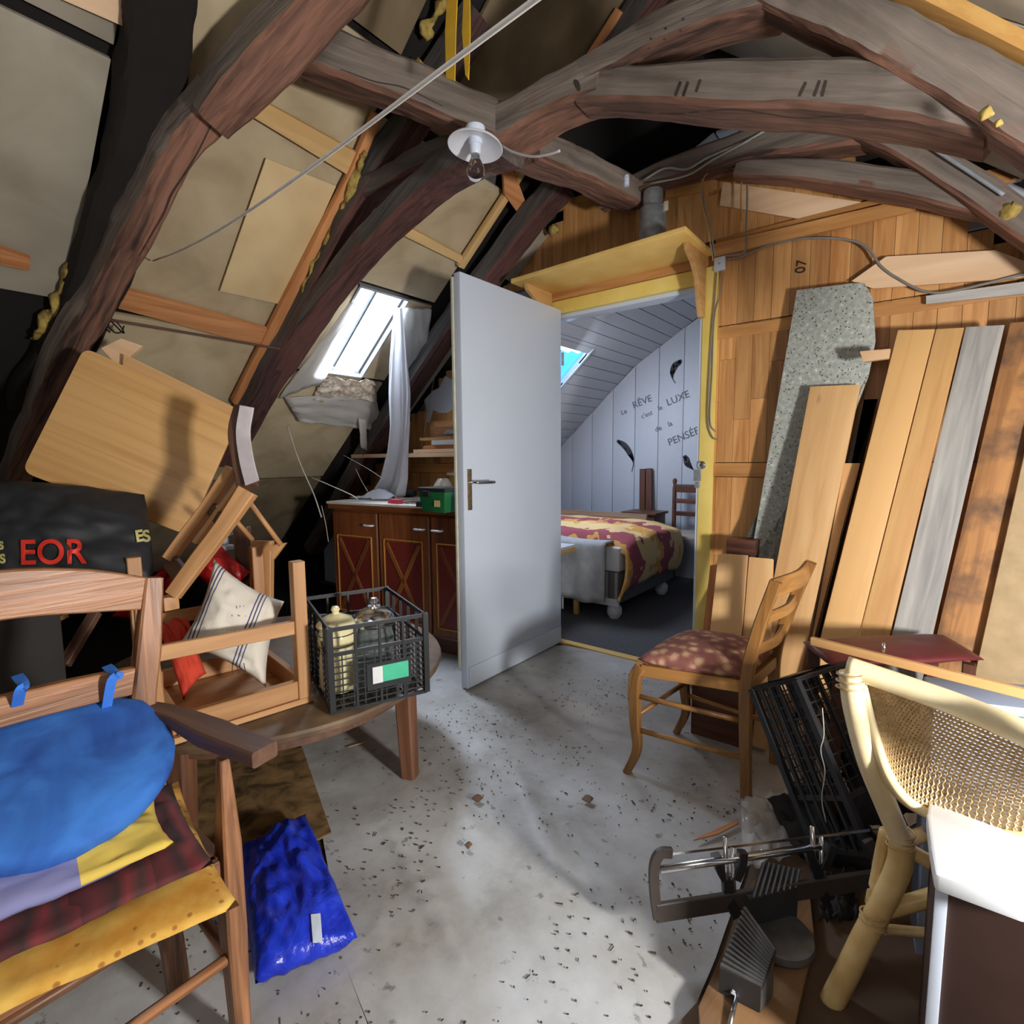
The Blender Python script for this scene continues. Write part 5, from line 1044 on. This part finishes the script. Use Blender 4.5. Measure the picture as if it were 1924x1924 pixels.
# ---- blue bag on the floor
m,nt,b=newmat('blue_plastic_bag',.32); L=nt.links.new; tc=N(nt,'ShaderNodeTexCoord'); n=N(nt,'ShaderNodeTexNoise'); n.inputs['Scale'].default_value=7; n.inputs['Detail'].default_value=5; n.inputs['Distortion'].default_value=1.2; L(tc.outputs['Object'],n.inputs['Vector'])
r=ramp(nt,[(.3,rgb(20,36,160)),(.6,rgb(34,62,212)),(.8,rgb(80,110,236))]); L(n.outputs[0],r.inputs[0]); L(r.outputs[0],b.inputs['Base Color']); bp=N(nt,'ShaderNodeBump'); bp.inputs['Strength'].default_value=.8; bp.inputs['Distance'].default_value=.02; L(n.outputs[0],bp.inputs['Height']); L(bp.outputs[0],b.inputs['Normal'])
bb=pillow('blue_bag',[PZ(440,1600,.06),PZ(574,1530,.06),PZ(672,1762,.055),PZ(480,1850,.055)],.062,m,n=40,pin=.02,wr=.013,label='crumpled royal blue plastic bag on the floor right of the armchair',cat='bag')
o=slab('sticker',[PD(584,1718,1.0),PD(602,1716,1.0),PD(606,1770,1.0),PD(588,1772,1.0)],.0003,plain('silver_sticker',rgb(190,200,214),.3),bb); stickon(o,bb,.008)
# ================================================================ FLORAL CHAIR
GOLD=wood('gilded_brown_wood',rgb(110,72,34),rgb(168,120,64),rough=.4,var=.04,bump=.1)
fc=thing('dining_chair',(-.55,1.82,0),'light brown ladder-back chair with a flowered seat cushion in front of the planks','chair')
m,nt,b=newmat('floral_fabric',.85); L=nt.links.new; tc=N(nt,'ShaderNodeTexCoord'); vo=N(nt,'ShaderNodeTexVoronoi'); vo.inputs['Scale'].default_value=26; L(tc.outputs['Object'],vo.inputs['Vector'])
n=N(nt,'ShaderNodeTexNoise'); n.inputs['Scale'].default_value=40; n.inputs['Detail'].default_value=5; L(tc.outputs['Object'],n.inputs['Vector'])
r=ramp(nt,[(.05,rgb(196,172,136)),(.34,rgb(170,132,104)),(.46,rgb(146,92,80)),(.7,rgb(120,74,66))]); a=N(nt,'ShaderNodeMath',operation='MULTIPLY_ADD'); L(n.outputs[0],a.inputs[0]); a.inputs[1].default_value=.7; s_=N(nt,'ShaderNodeMath',operation='SUBTRACT'); L(vo.outputs['Distance'],s_.inputs[0]); s_.inputs[1].default_value=.32; L(s_.outputs[0],a.inputs[2]); L(a.outputs[0],r.inputs[0]); L(r.outputs[0],b.inputs['Base Color']); FLOR=m
cFL,cBL,cBR,cFR=V((-.735,1.625,.405)),V((-.42,1.70,.405)),V((-.40,1.99,.405)),V((-.70,1.99,.405))
for a,b_ in ((cFL,cBL),(cFR,cBR),(cFL,cFR),(cBL,cBR)): stick('seat_rail',a-V((0,0,.02)),b_-V((0,0,.02)),.022,.04,GOLD,fc)
pillow('seat_cushion',[cFL+V((-.012,-.012,.018)),cBL+V((.0,-.012,.018)),cBR+V((0,.012,.018)),cFR+V((-.012,.012,.018))],.048,FLOR,fc,n=22,pin=-.03,wr=.002)
for c_,sgn in ((cFL,-1),(cFR,1)):
    f_=V((c_.x-.015,c_.y-.01*sgn*-1,.006)); 
    sweep('leg',[c_+V((0,0,-.005)),c_+V((-.022,0,-.06)),c_+V((-.02,0,-.2)),V((c_.x-.012,c_.y,.10)),V((c_.x-.045,c_.y-.01,.006))],.034,.03,GOLD,fc,up=(0,1,0),scl=[1.1,1.15,1,.85,.7])
for c_,tp in ((cBL,PY(1458,1092,1.70)),(cBR,PY(1524,1056,1.97))):
    sweep('back_post',[V((c_.x+.012,c_.y,.006)),V((c_.x+.004,c_.y,.2)),c_+V((.0,0,.0)),c_.lerp(tp,.5)+V((-.008,0,0)),tp],.036,.030,GOLD,fc,up=(0,1,0),scl=[.85,.95,1.05,1,.9])
tA,tB=PY(1458,1092,1.70),PY(1524,1056,1.97)
def onpost(c_,tp,f_): return c_.lerp(tp,f_)+V((-.006*math.sin(f_*3.1),0,0))
for f_,h_ in ((.93,.055),(.62,.032),(.30,.032)):
    a,b_=onpost(cBL,tA,f_),onpost(cBR,tB,f_); sweep('back_slat',[a,a.lerp(b_,.5)+V((.02,0,0)),b_],h_,.013,GOLD,fc,up=(1,0,.2))
for z_ in (.15,.27):
    tube('stretcher',[V((cFL.x-.015,cFL.y,z_+.02)),V((cBL.x+.01,cBL.y,z_))],.009,GOLD,fc,curve=False,n=2); tube('stretcher',[V((cFR.x-.015,cFR.y,z_+.02)),V((cBR.x+.01,cBR.y,z_))],.009,GOLD,fc,curve=False,n=2)
tube('stretcher',[V((cFL.x-.015,cFL.y,.22)),V((cFR.x-.015,cFR.y,.22))],.009,GOLD,fc,curve=False,n=2)
# ================================================================ TILTED BLACK CRATE AND DARK HEAP
A1=PD(1413,1294,1.50); B1=PD(1530,1222,1.66); D1=PD(1484,1352,1.40)
e3=(PD(1530,1590,1.36)-A1).normalized(); e1=(B1-A1); e1=(e1-e3*e1.dot(e3)).normalized(); e2=e1.cross(e3)
if e2.dot(D1-A1)<0: e2=-e2
L1_,L2_=(B1-A1).length,(D1-A1).length
c,q=crate('plastic_crate',A1,e1,e2,e3,max(.26,L1_),max(.15,L2_),.40,'black plastic crate standing tilted on end behind the rattan chair')
joined('end_plate',[[A1+e1*a+e2*b_+e3*(-.002-.004*k_) for (a,b_,k_) in ((.07,.0,0),(.07,.07,0),(.20,.07,0),(.20,.0,0),(.07,.0,1),(.07,.07,1),(.20,.07,1),(.20,.0,1))]],BLACKP,c)
hp_=[PZ(1440,1500,.05),PZ(1600,1500,.05),PZ(1690,1640,.05),PZ(1500,1600,.05)]
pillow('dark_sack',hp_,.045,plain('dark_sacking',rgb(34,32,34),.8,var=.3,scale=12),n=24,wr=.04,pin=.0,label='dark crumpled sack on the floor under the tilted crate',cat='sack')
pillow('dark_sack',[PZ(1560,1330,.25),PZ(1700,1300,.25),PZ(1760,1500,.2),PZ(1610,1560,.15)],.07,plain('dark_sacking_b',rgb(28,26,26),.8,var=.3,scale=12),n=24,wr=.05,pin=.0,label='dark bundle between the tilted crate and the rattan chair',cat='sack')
m,nt,b=newmat('clear_film',.15); b.inputs['Base Color'].default_value=(.75,.75,.74,1); tn=N(nt,'ShaderNodeBsdfTransparent'); ms=N(nt,'ShaderNodeMixShader'); ms.inputs[0].default_value=.35
nt.links.new(tn.outputs[0],ms.inputs[1]); nt.links.new(b.outputs[0],ms.inputs[2]); nt.links.new(ms.outputs[0],nt.nodes['Material Output'].inputs[0]); FILM=m
def quadz(name,px,z,h,mat,label,cat,nu=22,nv=18,fr=7,thick=.001):
    c_=[PZ(x,y,z) for x,y in px]
    o=patch(name,lambda u,v:(c_[0]*(1-u)+c_[1]*u)*(1-v)+(c_[3]*(1-u)+c_[2]*u)*v+V((0,0,h*(.5+noise.noise(V((u*fr,v*fr,h*90)))+.5*noise.noise(V((u*fr*2.7,v*fr*2.7,4)))))),nu,nv,mat,None,thick); tag(o,label,cat); return o
quadz('plastic_bag',[(1392,1505),(1500,1490),(1530,1600),(1395,1640)],.025,.022,FILM,'clear crumpled plastic film on the floor by the rear leg of the floral chair','plastic bag')
strand([(1545,1330),(1548,1380),(1542,1410),(1550,1450),(1544,1500),(1552,1545)],'thin broken cobweb thread hanging in front of the tilted crate',1.35,.0012)
# dark red padded stool, grey box, slat
st=thing('padded_stool',PZ(1660,1222,.52),'dark red padded stool seen behind the rattan chair','stool')
sp0=[PZ(1508,1206,.52),PZ(1770,1192,.52),PZ(1850,1240,.52),PZ(1560,1250,.52)]
pillow('seat_pad',sp0,.02,plain('dark_red_vinyl',rgb(96,34,38),.5),st,n=18,pin=-.02,wr=.003)
for p_ in sp0: 
    c_=sum(sp0,V((0,0,0)))/4; q_=p_.lerp(c_,.15); stick('leg',V((q_.x,q_.y,.006)),V((q_.x,q_.y,.505)),.03,.03,DKW,st,up=(0,1,0))
gb=[PZ(x,y,.60) for x,y in [(1735,1270),(1930,1286),(1990,1338),(1750,1310)]]
g_=thing('grey_storage_box',V((sum(p_.x for p_ in gb)/4,sum(p_.y for p_ in gb)/4,0)),'blue-grey storage box with flat lid behind the top rail of the rattan chair','box')
GBX=plain('blue_grey_plastic',rgb(138,148,170),.5,var=.04)
slab('lid',gb,.02,GBX,g_,away=(0,0,-1),bev=.004)
cg=sum(gb,V((0,0,0)))/4; lo=[V((p_.lerp(cg,.06).x,p_.lerp(cg,.06).y,.578)) for p_ in gb]; slab('box_body',lo,.57,GBX,g_,away=(0,0,-1))
o=slab('wooden_lath',[PD(1522,1197,1.17),PD(1930,1297,.92),PD(1926,1315,.92),PD(1522,1212,1.17)],.022,PLANKO,None,ldir=PD(1930,1297,.92)-PD(1522,1197,1.17),bev=.002); tag(o,'long orange pine lath lying across the top of the rattan chair','lath')
o=tube('wire_stub',[PD(1661,1208,1.08),PD(1660,1226,1.08)],.003,CHROME,None,curve=False,n=2); tag(o,'short shiny nail standing on the orange lath','nail')
# ================================================================ RATTAN ARMCHAIR
RAT=mottled('rattan_cane',[(.3,rgb(196,158,92)),(.7,rgb(226,196,136))],14,.35); RATL=mottled('rattan_pale',[(.3,rgb(222,200,150)),(.7,rgb(240,224,184))],10,.3)
CANE=mottled('woven_cane',[(.3,rgb(176,142,96)),(.7,rgb(206,176,126))],60,.5)
ra=thing('rattan_armchair',PZ(1700,1800,0),'rattan armchair with woven cane back at the right edge','chair')
rail=[PD(1590,1252,.99),PD(1690,1286,.94),PD(1800,1325,.88),PD(1924,1378,.80),PD(2060,1450,.74),PD(2200,1550,.74)]
tube('top_rail',rail,.0195,RATL,ra,n=8,seg=14)
post=[PD(1598,1262,.98),PD(1606,1330,.98),PD(1632,1430,.99),PD(1668,1520,1.01),PD(1694,1582,1.02)]
tube('back_post',post,.0195,RATL,ra,n=8,seg=14)
tube('back_leg',[PD(1694,1576,1.02),PD(1690,1625,1.03),PD(1662,1690,1.045),PD(1622,1765,1.055),PD(1590,1830,1.06),PD(1560,1888,1.065)],.0215,RAT,ra,n=8,seg=14)
tube('brace',[PD(1664,1560,1.05),PD(1650,1630,1.07),PD(1636,1700,1.07)],.011,RAT,ra)
tube('stretcher',[PD(1655,1712,1.045),PD(1700,1700,1.04),PD(1780,1678,1.02),PD(1880,1660,1.0)],.0155,RAT,ra,seg=12)
tube('stretcher',[PD(1650,1745,1.06),PD(1770,1755,1.12),PD(1880,1760,1.2)],.010,RAT,ra)
for P_ in ((1598,1280,.98),(1692,1578,1.02),(1640,1728,1.05)):
    p_=PD(*P_); tube('cane_wrap',[p_+V((.022*math.cos(a),.022*math.sin(a)*.9,.002*a-.02)) for a in [i*.8 for i in range(26)]],.0022,CANE,ra,n=2,seg=5)
inner=[PD(1618,1282,.975),PD(1640,1370,.97),PD(1668,1455,.955),PD(1712,1510,.93),PD(1790,1545,.90),PD(1924,1570,.84),PD(2060,1560,.80)]
tube('inner_rim',inner,.009,RATL,ra,n=8); tube('inner_rim',[p_+V((-.006,.012,-.008)) for p_ in inner],.007,RAT,ra,n=8)
sr=spline(rail[:5],10); si=spline(inner,8)
def cane(u,v):
    a=sr[min(int(u*(len(sr)-1)),len(sr)-2)].lerp(sr[min(int(u*(len(sr)-1))+1,len(sr)-1)],u*(len(sr)-1)%1)
    uu=.0+u; b_=si[min(int(uu*(len(si)-1)),len(si)-2)].lerp(si[min(int(uu*(len(si)-1))+1,len(si)-1)],uu*(len(si)-1)%1)
    return a.lerp(b_,v)+FWD*.03*math.sin(math.pi*v)*math.sin(math.pi*min(1,u*1.2))
bx=[];NU,NV=58,30
wv=lambda i,j:FWD*(.0012 if (i+j)%2 else -.0012)
for i in range(1,NU):
    for j in range(NV):
        bx.append(barv(cane(i/NU,j/NV)+wv(i,j),cane(i/NU,(j+1.05)/NV)+wv(i,j+1),.0046,.0006,FWD))
for j in range(1,NV):
    for i in range(NU):
        bx.append(barv(cane(i/NU,j/NV)-wv(i,j),cane((i+1.05)/NU,j/NV)-wv(i+1,j),.0042,.0006,FWD))
joined('cane_back',bx,CANE,ra,kind='stuff')
seatp=[PD(1694,1590,1.03),PD(1790,1640,1.0),PD(1900,1680,.98)]
tube('seat_rail',seatp,.014,RAT,ra); tube('seat_rail',[PD(1690,1585,1.05),PD(1760,1560,1.2),PD(1860,1550,1.3)],.014,RAT,ra)
fr=PZ(2100,1800,.01); tube('front_leg',[PD(2200,1550,.74),PD(2180,1700,.78),V((fr.x,fr.y,.01))],.02,RAT,ra)
# ================================================================ WHITE LID AND BROWN BOX
bz=.47
by=PZ(1757,1650,bz).y; bx0=PZ(1757,1650,bz).x
db=thing('dark_cabinet_box',V((bx0+.2,by+.12,0)),'dark brown box with white edge strip at the bottom right corner','box')
DBR=plain('dark_brown_laminate',rgb(64,44,38),.5,var=.08)
box('box_body',(bx0,by,.008),(bx0+.45,by+.26,bz),DBR,db,.002,'z'); box('edge_strip',(bx0+.001,by-.005,.01),(bx0+.016,by,bz-.01),WHITEP,db,.001,'z')
lidp=[PZ(x,y,bz+.03) for x,y in [(1757,1642),(1748,1590),(1741,1530),(1745,1506),(1765,1494),(1850,1489),(1960,1492),(2200,1560),(2250,1720),(1924,1702)]]
o=slab('white_tub',lidp,.026,plain('glossy_white_plastic',rgb(236,240,244),.25,var=.01),None,away=(0,0,-1),bev=.006); tag(o,'glossy white plastic tub top glaring in the light on the dark brown box','tub')
# ================================================================ MITRE SAW
GM=plain('grey_cast_metal',rgb(120,120,122),.4,.6,var=.2,scale=30); GD=plain('dark_cast_metal',rgb(66,66,68),.5,.5); BR_=plain('saw_frame_paint',rgb(62,54,50),.5)
ms_=thing('mitre_saw',PZ(1420,1800,0),'hand mitre saw with ribbed grey bed and long frame, standing on a wooden base','saw')
slab('wooden_base',[PZ(x,y,.04) for x,y in [(1352,1800),(1420,1690),(1520,1660),(1530,1760),(1480,1990),(1320,1990),(1312,1890)]],.022,wood('saw_base_wood',rgb(92,66,42),rgb(130,96,62),rough=.7),ms_,away=(0,0,-1),bev=.003)
dcx=PZ(1464,1752,.06); lathe('turntable',[(0,.0),(.066,.0),(.07,.006),(.068,.02),(.06,.024),(0,.025)],V((dcx.x,dcx.y,.041)),GM,ms_,seg=40)
z0,z1=.15,.085
pA,pB,pC,pD_=PZ(1400,1702,z0),PZ(1456,1784,z0-.01),PZ(1430,1856,z1+.01),PZ(1352,1818,z1+.01)
slab('saw_bed',[pA,pB,pC,pD_],.012,GD,ms_,ldir=pD_-pA,away=(0,0,-1))
for i in range(13):
    t_=(i+.5)/13; a=pA.lerp(pD_,t_)+V((0,0,.002)); b_=pB.lerp(pC,t_)+V((0,0,.002)); stick('bed_rib',a,b_,.005,.004,GM,ms_,bev=0)
slab('bed_front',[pD_,pC,V((pC.x,pC.y,.042)),V((pD_.x,pD_.y,.042))],.01,GD,ms_)
slab('bed_side',[pB,pC,V((pC.x,pC.y,.042)),V((pB.x,pB.y,.042))],.01,GM,ms_)
rA,rB,rC,rD=PZ(1432,1620,.15),PZ(1506,1636,.15),PZ(1500,1668,.13),PZ(1410,1690,.13)
slab('rear_bed',[rA,rB,rC,rD],.02,GD,ms_,away=(0,0,-1))
for i in range(8):
    t_=(i+.5)/8; stick('bed_rib',rA.lerp(rB,t_)+V((0,0,.002)),rD.lerp(rC,t_)+V((0,0,.002)),.004,.004,GM,ms_,bev=0)
slab('rear_support',[rD,rC,V((rC.x,rC.y,.042)),V((rD.x,rD.y,.042))],.02,GD,ms_)
def sd(x,y,t_): return PD(x,y,1.17+.06*t_)
stick('saw_spine',sd(1232,1715,0),sd(1650,1650,1),.012,.044,BR_,ms_,up=(0,0,1))
sweep('frame_end',[sd(1236,1725,0),sd(1230,1680,0),sd(1229,1630,0),sd(1240,1604,0),sd(1262,1602,.05)],.022,.012,BR_,ms_,up=FWD)
sweep('frame_end',[sd(1650,1660,1),sd(1646,1610,1),sd(1630,1578,1)],.022,.012,BR_,ms_,up=FWD)
stick('saw_blade',sd(1258,1605,.05),sd(1634,1560,1),.0012,.006,CHROME,ms_,up=(0,0,1),bev=0)
tube('guide_tube',[sd(1240,1634,0),sd(1540,1590,.8)],.0085,CHROME,ms_,curve=False,n=2,seg=14)
for t0,px_ in ((.3,(1362,1572,1368,1700)),(.35,(1376,1592,1380,1712)),(.72,(1526,1552,1530,1640)),(.78,(1543,1570,1546,1690))):
    tube('guide_post',[sd(px_[0],px_[1],t0),sd(px_[2],px_[3],t0)],.005,CHROME,ms_,curve=False,n=2,seg=10)
for px_ in ((1345,1606,1352,1632,1368,1660),(1395,1600,1392,1625,1382,1650),(1518,1592,1524,1615,1534,1640),(1562,1586,1556,1606,1546,1630)):
    sweep('guide_clamp',[sd(px_[0],px_[1],.4 if px_[0]<1450 else .8),sd(px_[2],px_[3],.4 if px_[0]<1450 else .8),sd(px_[4],px_[5],.4 if px_[0]<1450 else .8)],.02,.02,BLACKP,ms_,up=FWD)
for x_,y_,t_ in ((1370,1690,.35),(1538,1660,.8)): sweep('guide_bracket',[sd(x_-4,y_-40,t_),sd(x_,y_,t_),sd(x_+14,y_+30,t_)],.024,.016,BLACKP,ms_,up=FWD)
tube('clamp_screw',[PD(1388,1850,1.06),PD(1378,1895,1.02),PD(1368,1940,.98)],.005,CHROME,ms_,curve=False,n=2); sweep('screw_wing',[PD(1374,1862,1.04),PD(1384,1868,1.04),PD(1394,1878,1.04)],.008,.004,METAL,ms_,up=FWD)
tube('metal_rod',[PZ(1360,1640,.1),PZ(1385,1640,.1)],.004,METAL,ms_,curve=False,n=2)
quadz('rag',[(1530,1660),(1600,1650),(1615,1730),(1540,1740)],.02,.03,DARK,'dark rag on the cardboard right of the mitre saw','rag')
o=box('wood_block',PZ(1330,1340,.006),PZ(1420,1395,.006)+V((.0,-.08,.26)),DKW,None,.002); tag(o,'dark block on the floor under the floral chair','offcut')
